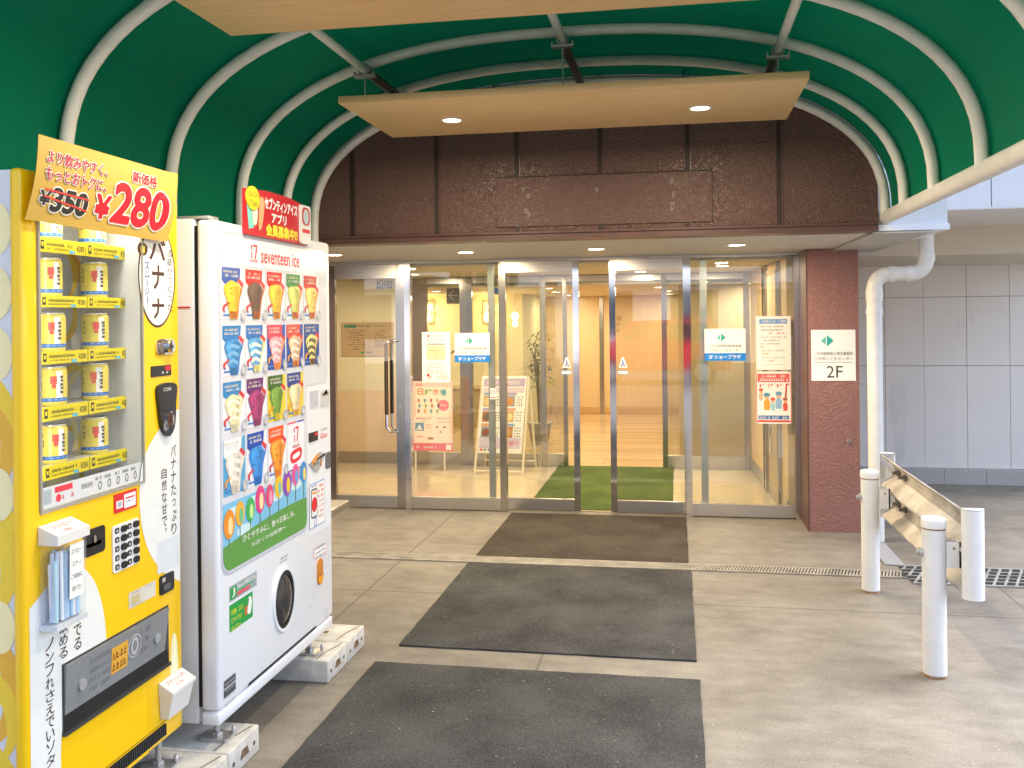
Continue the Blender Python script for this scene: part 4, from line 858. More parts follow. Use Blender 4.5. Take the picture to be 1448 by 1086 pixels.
# oval product badge
f = MB(); cy_, cz_ = yp(222, 390); ry = (yp(248, 390)[0] - yp(195.5, 390)[0]) / 2; rz = (yp(222, 317)[1] - yp(222, 463.5)[1]) / 2
BRN = ink('4a2a22'); f.ell(FYM, cy_, cz_, ry, rz, .0007, BRN, 40); f.ell(FYM, cy_, cz_, ry * .93, rz * .955, .0012, ink('f4f3ef'), 40); f.build('oval_badge', VM)
f = MB()
for ch, (x0, y0, x1, y1) in (('バ', (211, 342, 233, 366)), ('ナ', (215, 377, 231, 408)), ('ナ', (215, 423, 231, 450))):
    a, b = yp(x0, y1), yp(x1, y0); f.text(FYM, ch, a[0], a[1], b[0], b[1], .0017, BRN, .025)
c, d = yp(239, 352), yp(239, 441); f.vtext(FYM, '酒蔵がつくった', c[0], c[1], d[1], .034, .0017, ink('3a2a28'))
c, d = yp(207, 370), yp(207, 442); f.vtext(FYM, 'スムージー。', c[0], c[1], d[1], .027, .0017, ink('2a4fa8'), .02)
a = yp(200, 352); f.ell(FYM, a[0] + .004, a[1], .03, .022, .0016, BRN, 16); f.rect(FYM, a[0] - .008, a[1] - .012, a[0] + .016, a[1] + .012, .002, ink('e2c31a'))
f.build('badge_lettering', VM)
f = MB(); TX = ink('4a3230')
for s, px, t0, t1, w in (('バナナたっぷり', 244.5, 628, 757, .031), ('自然な甘で。', 231.5, 661, 763, .031), ('ノンフれさえでいソタ', 69.5, 902, 1086, .034), ('飲める', 89, 878, 932, .036), ('凍でる', 109, 862, 920, .034)):
    c, d = yp(px, t0), yp(px, t1); f.vtext(FYM, s, c[0], c[1], d[1], w, .0012, TX, .008)
f.build('vertical_lettering', VM)
# display window
f = MB(); IN = M('display lining', (.72, .72, .70), .5, var=.03)
xb = XY - .21
U0, U1, Q0, Q1 = WY0 + .0015, WY1 - .0015, WZ0 + .0015, WZ1 - .0015; f.rect(FX(xb), U0, Q0, U1, Q1, 0, IN)
f.add([(xb, U0, Q0), (XY - .004, U0, Q0), (XY - .004, U0, Q1), (xb, U0, Q1)], [(0, 1, 2, 3)], IN); f.add([(xb, U1, Q0), (XY - .004, U1, Q0), (XY - .004, U1, Q1), (xb, U1, Q1)], [(3, 2, 1, 0)], IN)
f.add([(xb, U0, Q0), (xb, U1, Q0), (XY - .004, U1, Q0), (XY - .004, U0, Q0)], [(0, 1, 2, 3)], IN); f.add([(xb, U0, Q1), (xb, U1, Q1), (XY - .004, U1, Q1), (XY - .004, U0, Q1)], [(3, 2, 1, 0)], IN)
f.build('display_case', VM)
BAN = ink('f2cf3a', .5); BANP = ink('f7e9b0', .5); GRN = ink('6f8f3a', .5); ORG = ink('eab23a', .5)
def banana(f, F, a, b, s, ang, n, m=BAN):
    pts = []
    for k in range(13):
        q = math.radians(-70 + 140 * k / 12); pts.append((math.cos(q) * 1.0 - .6, math.sin(q)))
    inn = [(math.cos(math.radians(-66 + 132 * k / 12)) * .66 - .58, math.sin(math.radians(-66 + 132 * k / 12)) * .90) for k in range(12, -1, -1)]
    P = pts + inn; ca, sa = math.cos(ang), math.sin(ang); R = lambda p: (a + s * (p[0] * ca - p[1] * sa), b + s * (p[0] * sa + p[1] * ca))
    f.poly(F, [R(p) for p in P], n, m); f.poly(F, [R(p) for p in ((-.26, .86), (-.18, .95), (-.24, 1.12), (-.33, 1.1))], n + .0002, GRN)
f = MB()
for k, (px, py, s, an) in enumerate(((100, 385, .085, .2), (104, 372, .07, .7), (160, 395, .07, 2.4), (98, 460, .085, -.5), (160, 470, .08, .4), (103, 545, .08, 2.5), (99, 530, .07, 2.0), (162, 545, .075, 1.2), (101, 615, .085, .1), (106, 622, .07, .5), (160, 615, .07, 2.2), (84, 690, .10, 1.5), (128, 675, .10, 1.8), (160, 665, .07, .4))):
    c0, c1 = yp(px, py, xb); banana(f, FX(xb), c0, c1, s, an, .0008 + .0006 * (k % 3), (BAN, ORG, BANP)[k % 3])
for k in range(7): f.ell(FX(xb), WY0 + .06 + .37 * ((k * .37) % 1), .78 + .16 * k, .03, .028, .003, BANP, 14)
f.build('banana_print', VM)
f = MB(); f.box(XY - .05, WY0 + .02, WZ1 - .02, XY - .02, WY1 - .02, WZ1 - .004, emit('display tube', (1, .98, .92), 3.0)); f.build('display_lamp', VM)
f = MB(); f.box(XY - .05, WY0 + .004, WZ0 + .07, XY - .03, WY0 + .016, WZ1 - .03, emit('display tube', (1, .98, .92), 3.0)); f.build('display_lamp', VM)
f = MB(); pc = yp(168, 500, xb)[0]
f.box(xb + .001, pc - .006, WZ0 + .03, xb + .012, pc + .002, WZ1, M('rail grey', (.25, .25, .25), .4)); f.box(xb + .001, pc + .045, WZ0 + .03, xb + .05, pc + .06, WZ1, IN); f.box(xb + .001, pc + .10, WZ0 + .03, xb + .09, WY1 - .002, WZ1, IN); f.build('side_rails', VM)
MB().rect(FX(XY - .006), WY0, WZ0, WY1, WZ1, 0, GLASSV).build('window_glass', VM)
f = MB(); F = FX(XY); fr = M('window bezel', (.35, .33, .28), .3)
f.prism(F, rrect(WY0 - .006, WZ0 - .006, WY1 + .006, WZ1, .02)[:0] or [(WY0 - .006, WZ0 - .006), (WY1 + .006, WZ0 - .006), (WY1 + .006, WZ0 + .001), (WY0 - .006, WZ0 + .001)], -.004, .004, fr); f.fbox(F, WY0 - .007, WZ0 + .002, WY0 + .001, WZ1, -.004, .004, fr); f.fbox(F, WY1 - .002, WZ0 + .002, WY1 + .006, WZ1, -.004, .004, fr); f.build('window_bezel', VM)
# instruction strip
f = MB(); FS = FX(XY - .004); z0, z1 = WZ0 + .004, WZ0 + .062; f.rect(FS, WY0 + .003, z0, WY1 - .004, z1, 0, ink('d5d7d8')); n = .0008
f.rect(FS, WY0 + .015, z0 + .012, WY0 + .045, z1 - .008, n, ink('a8b3ba')); f.rect(FS, WY0 + .06, z1 - .022, WY0 + .135, z1 - .006, n, ink('e03a48')); f.ell(FS, WY0 + .075, z0 + .02, .011, .011, n, ink('e03a48'), 14); greek(f, FS, WY0 + .09, WY0 + .14, z0 + .014, .012, n, ink('e03a48'), 2)
f.text(FS, '取扱説明', WY0 + .175, z0 + .025, WY0 + .225, z0 + .040, n, GRY)
for k in range(5): greek(f, FS, WY0 + .24 + k * .045, WY0 + .27 + k * .045, z0 + .04, .009, n, GRY, k); f.ring(FS, WY0 + .262 + k * .045, z0 + .022, .006, .008, n, n + .0003, GRY, 10, 1.6)
f.build('instruction_strip', VM)
# shelves with price strips, cans
XS = XY - .06
strips = [((52.5, 336, 357), (179.6, 350, 366.5), 119.5), ((55, 416, 433), (180, 423, 437), 121.5), ((56, 495.6, 514), (181.6, 492.5, 508), 122.5), ((57.7, 573, 594), (181.6, 562, 579), 123.5), ((60, 658, 678), (182, 635, 652), 125)]
SY = ink('e8d21f'); SHZ = []
for k, (L, R_, mid) in enumerate(strips):
    a0, z1 = yp(L[0], L[1], XS); _, z0 = yp(L[0], L[2], XS); b0, zr1 = yp(R_[0], R_[1], XS); _, zr0 = yp(R_[0], R_[2], XS)
    z1 = (z1 + zr1) / 2; z0 = (z0 + zr0) / 2; m_ = yp(mid, (L[1] + R_[1]) / 2, XS)[0]; SHZ.append(z1); F = FX(XS); f = MB()
    for q, (u0, u1) in enumerate(((a0, m_ - .003), (m_ + .003, b0))):
        f.fbox(F, u0, z0, u1, z1, 0, .004, SY); n = .0046; h = z1 - z0; w_ = u1 - u0
        f.rect(F, u0 + w_ * .04, z0 + h * .2, u0 + w_ * .11, z0 + h * .85, n, DK); f.rect(F, u0 + w_ * .055, z0 + h * .4, u0 + w_ * .095, z0 + h * .7, n + .0003, SY)
        greek(f, F, u0 + w_ * .16, u0 + w_ * .72, z0 + h * .5, h * .22, n, DK, k * 2 + q, .95); greek(f, F, u0 + w_ * .16, u0 + w_ * .66, z0 + h * .22, h * .14, n, ink('7a7020'), k * 2 + q + 30)
        f.rect(F, u0 + w_ * .64, z0 + h * .05, u0 + w_ * .76, z0 + h * .27, n, ink('5fb8d8')); f.text(F, '¥280', u0 + w_ * .80, z0 + h * .25, u0 + w_ * .97, z0 + h * .72, n, DK)
    s_ = f.build('price_strip', VM); MB().box(xb + .001, WY0 + .004, z1 - .012, XS - .001, b0 + .01, z1 - .004, M('clear shelf', (.66, .66, .64), .2)).build('shelf', VM)
# drink cans standing on the shelves
CANY = ink('e6d25c', .25); CANB = ink('3f6fb8', .3); CANW = ink('f0ece2', .3); CANR = ink('dd5a4a', .3); LID = M('can lid', (.7, .68, .62), .25, .7); CGR = ink('8a7a22', .3)
row_names = ['top', 'second', 'third', 'fourth', 'bottom']
proto = None
def can_parts(t, x, y, z):
    r = .0395; H = .113; sg = 28; f = MB()
    zs = [0, .006, .013, .024, .028, .050, .070, .090, H - .012, H - .004]; rs = [.034, .038, r, r, r, r, r, r, r, .036]
    vs = [(x + rs[i] * math.cos(q * 2 * math.pi / sg), y + rs[i] * math.sin(q * 2 * math.pi / sg), z + zs[i]) for i in range(len(zs)) for q in range(sg)]
    for i in range(len(zs) - 1):
        for q in range(sg):
            d = math.degrees((q + .5) * 2 * math.pi / sg); d = d - 360 if d > 180 else d
            m_ = CANY
            if i in (0, 1): m_ = CANY
            elif i == 2: m_ = CANB
            elif -34 < d < -8 and 3 <= i <= 7: m_ = CANW
            f.add([vs[i * sg + q], vs[i * sg + (q + 1) % sg], vs[(i + 1) * sg + (q + 1) % sg], vs[(i + 1) * sg + q]], [(0, 1, 2, 3)], m_, True)
    b = f.build('can_body', t); f = MB()
    def wrap(d0, d1, z0, z1, m_, dr=.0006):
        k = 4; P_ = [(x + (r + dr) * math.cos(math.radians(d0 + (d1 - d0) * i / k)), y + (r + dr) * math.sin(math.radians(d0 + (d1 - d0) * i / k)), z + zz) for zz in (z0, z1) for i in range(k + 1)]
        f.add(P_, [(i, i + 1, k + 2 + i, k + 1 + i) for i in range(k)], m_)
    wrap(-62, -36, .064, .086, CANR); wrap(-56, -40, .052, .0635, CANR, .0008)
    for i, zz in enumerate((.080, .070, .058, .048, .036)): wrap(-24 + 3 * (i % 2), -10, zz, zz + .007, ink('5a4a3a'), .0011)
    for zz in (.086, .079): wrap(-112, -96, zz, zz + .004, CGR)
    wrap(-114, -94, .050, .070, CGR); wrap(-110, -98, .054, .066, CANY, .0010); wrap(-90, 10, .0165, .021, ink('6a9fd8'), .0006)
    f.build('can_label', t)
    MB().lathe(x, y, [(.036, z + H - .004), (.0375, z + H), (.0355, z + H + .001), (.034, z + H - .003)], LID, 24).build('can_lid', t)
cans = [((51, 83.5), (114.5, 146)), ((51, 83.5), (116, 150.6)), ((54, 90), (117.5, 151.5)), ((57, 91), (118, 151)), ((57, 92), (118, 150))]
xc = XY - .105
for k, pair in enumerate(cans):
    for q, (p0, p1) in enumerate(pair):
        py = [330, 395, 465, 545, 625][k]; yc = yp((p0 + p1) / 2, py, xc)[0]; zc = SHZ[k] - .0039
        if proto is None:
            proto = thing('drink_can', (xc, yc, zc), 'x', 'can', 'yellow display cans in the drinks machine'); can_parts(proto, xc, yc, zc); o = proto
        else: o = dup(proto, (xc, yc, zc), None)
        if not (k == 0 and q == 0): o.rotation_euler = (0, 0, math.radians(random.uniform(-14, 10)))
        o['label'] = 'yellow drink can on the %s shelf of the machine window, %s of its pair' % (row_names[k], ('left', 'right')[q])
# coin side
def panel(px0, py0, px1, py1): a, b = yp(px0, py1), yp(px1, py0); return a[0], a[1], b[0], b[1]
a = panel(219.5, 504, 244.5, 477); a = (*yp(219.5, 502), *yp(244.5, 479)); f = MB()
f.prism(FYM, rrect(a[0], a[1], a[2], a[3], .016), 0, .006, CHROME); f.prism(FYM, rrect(a[0] + .01, a[1] + .010, a[2] - .01, a[3] - .010, .012), .006, .008, STEEL); c_ = yp(236, 490); f.ell(FYM, c_[0], c_[1], .019, .021, .008, CHROME, 20, .020); f.ell(FYM, c_[0], c_[1], .006, .007, .02, BLACK, 10, .021); f.build('coin_return_lever', VM)
a = (*yp(213, 533.5), *yp(241, 515.5)); f = MB(); f.fbox(FYM, *a, 0, .003, BLACK); f.rect(FYM, a[0] + (a[2] - a[0]) * .68, a[1] + (a[3] - a[1]) * .5, a[2] - .006, a[3] - .003, .0036, RED); greek(f, FYM, a[0] + .06, a[2] - .008, a[1] + .008, .008, .0036, WPAP, 4); f.build('bill_slot', VM)
a = (*yp(221.5, 620), *yp(244.5, 541)); f = MB(); f.prism(FYM, spline([(a[0], a[3] - .004), (a[2], a[3] - .004), (a[2], a[1] + .11), (a[2] - .010, a[1] + .03), ((a[0] + a[2]) / 2 + .006, a[1]), (a[0] + .018, a[1] + .03), (a[0], a[1] + .11)], 4, True), 0, .012, BLACK); ym = (a[0] + a[2]) / 2
f.poly(FYM, spline([(ym - .028, a[3] - .13), (ym + .012, a[3] - .095), (ym + .028, a[3] - .10), (ym + .008, a[3] - .145), (ym - .02, a[3] - .155)], 4, True), .0125, M('grey plastic', (.25, .25, .26), .3)); f.ell(FYM, ym + .004, a[1] + .055, .020, .024, .012, CHROME, 20, .02); f.rect(FYM, ym + .001, a[1] + .045, ym + .006, a[1] + .068, .0204, BLACK); f.text(FYM, 'COIN', ym - .028, a[3] - .024, ym + .018, a[3] - .012, .0125, WPAP); f.build('coin_unit', VM)
a = (*yp(161, 727), *yp(192.5, 690)); f = MB(); f.fbox(FYM, *a, 0, .002, RED); w_ = a[2] - a[0]; h = a[3] - a[1]
f.rect(FYM, a[0] + w_ * .08, a[1] + h * .22, a[0] + w_ * .36, a[1] + h * .62, .0026, ink('f0f0f0')); f.rect(FYM, a[0] + w_ * .14, a[1] + h * .3, a[0] + w_ * .3, a[1] + h * .56, .003, ink('aab4ba')); f.rect(FYM, a[0] + w_ * .42, a[1] + h * .12, a[2] - w_ * .06, a[1] + h * .86, .0026, ink('f0f0f0')); f.rect(FYM, a[0] + w_ * .48, a[1] + h * .60, a[2] - w_ * .12, a[1] + h * .68, .003, RED); greek(f, FYM, a[0] + w_ * .48, a[2] - w_ * .15, a[1] + h * .42, h * .1, .003, ink('3a5fa8'), 5); f.build('payment_card', VM)
# keypad
a = (*yp(158.5, 812), *yp(195, 731)); f = MB(); f.prism(FYM, rrect(*a, .012), 0, .004, ink('e8e8ea', .3)); kp = f.build('keypad', VM); f = MB(); w_ = (a[2] - a[0]); h = (a[3] - a[1])
for r_ in range(5):
    for c_ in range(4):
        u = a[0] + w_ * (.15 + .235 * c_); z = a[1] + h * (.11 + .193 * r_)
        if c_ % 2: f.prism(FYM, rrect(u - w_ * .10, z - h * .07, u + w_ * .10, z + h * .07, .009, 4), .004, .010, BLACK, True)
        else: f.prism(FYM, rrect(u - w_ * .075, z - h * .06, u + w_ * .075, z + h * .06, .004, 3), .004, .005, BLACK); f.rect(FYM, u - w_ * .03, z - h * .03, u + w_ * .03, z + h * .02, .0054, ink('c8c8c8'))
f.build('keys', kp)
# black recess
a = (*yp(118, 790), *yp(147.5, 741)); f = MB(); f.prism(FYM, rrect(*a, .012), 0, .003, BLACK); f.prism(FYM, rrect(a[0] + .004, a[1] + .03, a[2] - .02, a[3] - .045, .006), .003, .005, M('grey recess', (.10, .10, .11), .3)); f.ell(FYM, a[2] - .055, (a[1] + a[3]) / 2 + .008, .006, .012, .005, CHROME, 10, .008); f.build('card_reader', VM)
# serial sticker, coin cup
a = (*yp(182, 862), *yp(219.5, 820)); f = MB(); f.rect(FYM, *a, .0008, ink('d8d3c4')); w_ = a[2] - a[0]; h = a[3] - a[1]
f.rect(FYM, a[0] + w_ * .08, a[1] + h * .2, a[0] + w_ * .4, a[1] + h * .72, .0014, ink('c8b98a')); greek(f, FYM, a[0] + w_ * .08, a[0] + w_ * .45, a[3] - h * .16, h * .08, .0014, GRY, 3); greek(f, FYM, a[0] + w_ * .08, a[0] + w_ * .5, a[1] + h * .06, h * .07, .0014, GRY, 4); greek(f, FYM, a[0] + w_ * .6, a[2] - .006, a[3] - h * .14, h * .06, .0014, GRY, 6); f.build('notice_sticker', VM)
a = (*yp(225, 843), *yp(244.5, 806)); f = MB(); f.prism(FYM, rrect(*a, .01), 0, .005, BLACK); f.fbox(FYM, a[0] + .014, a[1] + .03, a[2] - .03, a[3] - .05, .005, .009, M('grey recess', (.10, .10, .11), .3)); f.rect(FYM, a[0] + .012, a[3] - .022, a[0] + .03, a[3] - .008, .0055, ink('b8b8b8')); f.build('coin_cup', VM)
# delivery flap
A0, A3 = yp(87, 934); B0, B3 = yp(237, 860); _, A1 = yp(89, 1036); _, B1 = yp(237, 941)
z1 = (A3 + B3) / 2; z0 = (A1 + B1) / 2
f = MB(); f.fbox(FYM, A0, z0, B0, z1, -.0006, .003, M('dark bezel', (.05, .05, .05), .35)); f.fbox(FYM, A0 + .003, z0 + .006, B0 - .004, z0 + (z1 - z0) * .26, .003, .0036, BLACKM); f.fbox(FYM, A0, z0 - .004, B0, z0 + .006, 0, .012, M('dark bezel', (.05, .05, .05), .35)); fl_ = f.build('delivery_port', VM)
f = MB(); zz = z0 + (z1 - z0) * .27; f.add([FYM(A0 + .006, zz, .0045), FYM(B0 - .028, zz, .0045), FYM(B0 - .010, z1 - .006, .012), FYM(A0 + .006, z1 - .006, .012), FYM(A0 + .006, zz, .003), FYM(B0 - .028, zz, .003), FYM(B0 - .010, z1 - .006, .003), FYM(A0 + .006, z1 - .006, .003)], [(0, 1, 2, 3), (0, 4, 5, 1), (1, 5, 6, 2), (2, 6, 7, 3), (3, 7, 4, 0)], GREYF); f.build('flap', fl_)
ff = FYM; H_ = z1 - zz; FLP = Fr(FYM(A0 + .006, zz, .0052), (0, 1, 0), Vector((.0075, 0, H_)).normalized()); 
f = MB(); W_ = B0 - A0 - .02; GL = ink('b5b7b8'); n = .0004
f.rect(FLP, W_ * .40, H_ * .22, W_ * .56, H_ * .78, n, ink('e0a83a')); greek(f, FLP, W_ * .41, W_ * .55, H_ * .52, H_ * .16, n + .0003, ink('8a5a1a'), 2); greek(f, FLP, W_ * .41, W_ * .55, H_ * .28, H_ * .16, n + .0003, ink('8a5a1a'), 3)
f.ring(FLP, W_ * .63, H_ * .55, .032, .036, n, n + .0003, GL, 24); f.ring(FLP, W_ * .63, H_ * .55, .012, .020, n, n + .0003, GL, 16, 1.4)
for (u0, u1) in ((.20, .30), (.31, .39)):
    for i in range(4): greek(f, FLP, W_ * u0, W_ * u1, H_ * (.15 + .19 * i), H_ * .10, n, ink('7a7c7e'), i + int(u0 * 100))
for i in range(3): greek(f, FLP, W_ * .69, W_ * .80, H_ * (.3 + .22 * i), H_ * .10, n, ink('7a7c7e'), 20 + i)
f.build('flap_print', fl_); f = MB()
for u in (.13, .87): f.ell(FLP, W_ * u, H_ * .42, .016, .016, n, M('flap stud', (.38, .39, .40), .2), 18, .006)
f.build('flap_studs', fl_)
f = MB(); c_ = yp(246, 930); f.poly(FYM, [(c_[0] + .030 * math.cos(q) * (1 if math.sin(q) < 0 else .8), c_[1] + .085 * math.sin(q)) for q in [i * 2 * math.pi / 20 for i in range(20)]], .0008, ink('ece4a8')); f.poly(FYM, [(c_[0] - .018, c_[1] - .05), (c_[0] + .018, c_[1] - .05), (c_[0] + .008, c_[1] + .06), (c_[0] - .002, c_[1] + .075)], .0012, ink('f3efc8')); f.build('peeled_banana_print', VM)
f = MB(); f.fbox(FYM, Y0 + .30, ZB + .018, Y1 - .115, ZB + .058, 0, .0015, BLACKM)
for i in range(30): f.fbox(FYM, Y0 + .305 + i * .0122, ZB + .02, Y0 + .3085 + i * .0122, ZB + .056, .0015, .006, M('grille dark', (.06, .06, .06), .5))
f.build('air_grille', VM)
f = MB(); f.fbox(FYM, Y0 + .02, ZB + .063, Y1 - .01, ZB + .066, 0, .0006, ink('8a6a10')); f.build('kick_seam', VM)
# banana print on the white side of the cabinet
f = MB(); FSd = Fr((0, Y0 + .012, 0), (1, 0, 0), (0, 0, 1)); bananas = [(-1.775, 1.36, .17, .3), (-1.765, 1.28, .14, .1), (-1.775, .98, .17, .2), (-1.76, 1.06, .15, .5), (-1.77, .66, .18, .2), (-1.775, .60, .15, .5), (-1.77, .36, .17, .1), (-2.0, 1.5, .2, 1.2), (-2.05, .9, .2, 2.0)]
for i, (u, z, s, an) in enumerate(bananas): banana(f, FSd, u, z, s, an, .0006 + .0003 * (i % 3), (BAN, ORG, BAN)[i % 3])
for i, z in enumerate((1.85, 1.68, 1.52, 1.15, .80)): f.ell(FSd, -1.76, z, .045, .07, .0018, BANP, 20)
f.build('side_banana_print', VM)
FOOT = GALV
def foot(parent, x, y, z0, z1):
    f = MB(); f.prism(FZ(0), rrect(x - .06, y - .038, x + .06, y + .038, .022), z0, z0 + .010, FOOT); f.lathe(x, y, [(.011, z0 + .0101), (.011, z1)], FOOT, 12); f.lathe(x, y, [(.02, z0 + .0101), (.02, z0 + .024)], FOOT, 6, False); f.lathe(x + .05, y + .025, [(.008, z0 + .0101), (.008, z0 + .03), (.004, z0 + .034)], FOOT, 8); f.build('levelling_foot', parent)
foot(VM, -1.735, 2.865, .1005, .225); foot(VM, -2.26, 2.865, .1005, .225)
MB().box(-2.3, Y0 + .05, .19, -1.72, Y1 - .03, .222, DARKST).build('chassis', VM)

# price placard taped on top of the machine
XP = XY + .018
q = [yp(45, 190, XP), yp(239, 246, XP), yp(232, 342, XP), yp(35, 310, XP)]
TLc, TRc, BRc, BLc = [Vector((0, *p)) for p in q]
t = thing('price_placard', (XP, (TLc.y + BRc.y) / 2, BLc.z), 'gold price card reading 280 yen taped over the top of the yellow machine', 'price sign')
GOLD = M('gold card', '#cfab50', .4, var=.05, vscale=3, stretch=(1, 1, 8)); GOLD2 = ink('e6cc7a')
def PP(u, v, n=0):
    p = (BLc * (1 - u) + BRc * u) * (1 - v) + (TLc * (1 - u) + TRc * u) * v
    bow = .010 * math.sin(math.pi * v) + (.03 * max(0, u - .92) / .08 * .4) + .02 * v
    return Vector((XP + bow + n, p.y, p.z))
class Card:
    def __call__(s, a, b, n=0): return PP(a, b, n)
CF = Card(); f = MB(); N = 20; vs = [PP(i / N, j / 8) for j in range(9) for i in range(N + 1)]; vs += [PP(i / N, j / 8, -.0015) for j in range(9) for i in range(N + 1)]; W_ = N + 1; o_ = 9 * W_
f.add(vs, [(j * W_ + i, j * W_ + i + 1, (j + 1) * W_ + i + 1, (j + 1) * W_ + i) for j in range(8) for i in range(N)] + [(o_ + j * W_ + i, o_ + (j + 1) * W_ + i, o_ + (j + 1) * W_ + i + 1, o_ + j * W_ + i + 1) for j in range(8) for i in range(N)], GOLD, True); f.build('card', t)
WT = ink('fbf7ee'); RD = ink('d3122a'); PK = ink('c72343')
def T(body, u0, v0, u1, v1, m_, bold=.0, halo=.004, n=.0018):
    f.btext(CF, body, u0, v0, u1, v1, n, WT, bold + halo, 1 / .76, 1 / .30, 24 if bold > .003 else 12, 8 if bold > .003 else 2)
    if bold: f.btext(CF, body, u0, v0, u1, v1, n + .0012, m_, bold, 1 / .76, 1 / .30, 24 if bold > .003 else 10, 8 if bold > .003 else 2)
    else: f.text(CF, body, u0, v0, u1, v1, n + .0012, m_)
f = MB(); T('より飲みやすく、', .055, .70, .45, .85, PK, .0008, .003); f.build('slogan_lettering', t); f = MB(); T('もっとおトクに、', .055, .50, .45, .65, PK, .0008, .003); f.build('slogan_lettering', t); f = MB(); T('新価格', .64, .72, .84, .87, ink('c2182e'), .0012, .0035)
f.build('new_price_heading', t); f = MB(); T('¥', .045, .20, .105, .36, DK, .002, .004); T('350', .12, .15, .34, .41, DK, .0045, .005); f.build('old_price', t)
f = MB()
for v0, v1 in ((.37, .36), (.29, .22)): f.add([CF(.06, v0, .0042), CF(.345, v1 - .02, .0042), CF(.345, v1 + .004, .0042), CF(.06, v0 + .022, .0042)], [(0, 1, 2, 3)], ink('e0483a'))
f.build('strike_line', t); f = MB(); T('¥', .40, .17, .495, .45, RD, .0045, .006); f.build('yen_mark', t); f = MB(); T('280', .525, .155, .95, .655, RD, .0075, .006); f.build('new_price', t)

# straw box
t = thing('straw_box', (-1.65, 2.27, .79), 'clear straw box with white lid and blue wrapped straws on the yellow machine', 'straw dispenser')
xb0, xb1 = XY + .0015, XY + .054; u0, u1 = 2.212, 2.334; zb, zt = .795, 1.008
def wedge(f, x0, x1, y0, y1, zl, zb_, zf_, m_):
    f.add([(x0, y0, zl), (x1, y0, zl), (x1, y0, zf_), (x0, y0, zb_), (x0, y1, zl), (x1, y1, zl), (x1, y1, zf_), (x0, y1, zb_)], [(0, 1, 2, 3), (4, 7, 6, 5), (0, 4, 5, 1), (1, 5, 6, 2), (2, 6, 7, 3), (0, 3, 7, 4)], m_); return f
lid = wedge(MB(), xb0, xb1 + .006, u0 - .007, u1 + .007, zt, 1.058, 1.034, PLAST).build('lid', t)
FL = Fr((xb0, 0, 1.0584), (0, 1, 0), Vector((-(xb1 + .006 - xb0), 0, .024)).normalized()); f = MB(); f.text(FL, 'ストロー', u0 + .02, -.032, u1 - .02, -.014, 0, RED); f.text(FL, 'ご自由に', u0 + .03, -.054, u1 - .045, -.040, 0, RED); f.build('lid_lettering', lid)
CLR = glassmat('clear acrylic', (.98, .99, .99), .9, milk=.10); xf = xb1 - .004
f = MB(); f.add([(xb0, u0, zb), (xf, u0, zb), (xb1, u0, zt), (xb0, u0, zt)], [(0, 1, 2, 3)], CLR); f.add([(xb0, u1, zb), (xf, u1, zb), (xb1, u1, zt), (xb0, u1, zt)], [(3, 2, 1, 0)], CLR); f.add([(xf, u0, zb), (xf, u1, zb), (xb1, u1, zt), (xb1, u0, zt)], [(0, 1, 2, 3)], CLR); f.add([(xb0, u0, zb), (xb0, u1, zb), (xf, u1, zb), (xf, u0, zb)], [(0, 1, 2, 3)], CLR); f.build('clear_bin', t)
f = MB(); f.box(xb0, u0 - .004, zb - .016, xf + .003, u1 + .004, zb - .001, M('frosted acrylic', (.62, .65, .68), .25)); f.build('bin_foot', t)
f = MB(); rs = random.Random(5); STR = [ink('c4d8f4'), ink('94b8f0'), ink('dfe8f8'), ink('bce6f4'), ink('fafcff'), ink('d4e2f8')]
for i in range(80):
    y = u0 + .008 + rs.random() * (u1 - u0 - .016); x = xb0 + .008 + rs.random() * (xf - xb0 - .016); dz = rs.uniform(-.03, .01)
    f.tube([(x, y, zb + .004), (x + rs.uniform(-.003, .003), y + rs.uniform(-.005, .005), .975 + dz)], .0046, rs.choice(STR), 6)
f.build('wrapped_straws', t)
f = MB(); FLb = Fr((xb1 + .0006, 0, .92), (0, 1, 0), Vector((.004 / .213, 0, 1)).normalized()); f.rect(FLb, u0 + .048, -.07, u0 + .108, .078, .0, WPAP)
for i, s_ in enumerate(('ストロー・', 'スプーン', 'ご自由に', 'お取りください')): f.text(FLb, s_, u0 + .053 + .006 * (i % 2), .050 - i * .034, u0 + .103 - .006 * (i % 2), .064 - i * .034, .0006, DK)
f.build('paper_label', t)
t = thing('holder_box', (-1.65, 2.85, .30), 'small white plastic box with red lettering on the lower right of the yellow machine', 'plastic box')
h0, h1 = XY + .0015, XY + .048; y0, y1 = 2.776, 2.921
f = MB(); f.add([(h0, y0 + .010, .298), (h1 - .018, y0 + .010, .298), (h1, y0 + .004, .378), (h0, y0 + .004, .378), (h0, y1 - .010, .298), (h1 - .018, y1 - .010, .298), (h1, y1 - .004, .378), (h0, y1 - .004, .378)], [(0, 1, 2, 3), (4, 7, 6, 5), (0, 4, 5, 1), (1, 5, 6, 2), (2, 6, 7, 3), (0, 3, 7, 4)], PLAST); f.build('body', t)
l_ = wedge(MB(), h0, h1 + .005, y0, y1, .3785, .418, .388, PLAST).build('lid', t)
FL = Fr((h0, 0, .4184), (0, 1, 0), Vector((-(h1 + .005 - h0), 0, .030)).normalized()); f = MB(); f.text(FL, 'スプーン入れ', y0 + .02, -.028, y1 - .02, -.012, .0002, RED); f.text(FL, 'ごみ', y0 + .05, -.046, y1 - .055, -.034, .0002, RED); f.build('lid_lettering', l_)

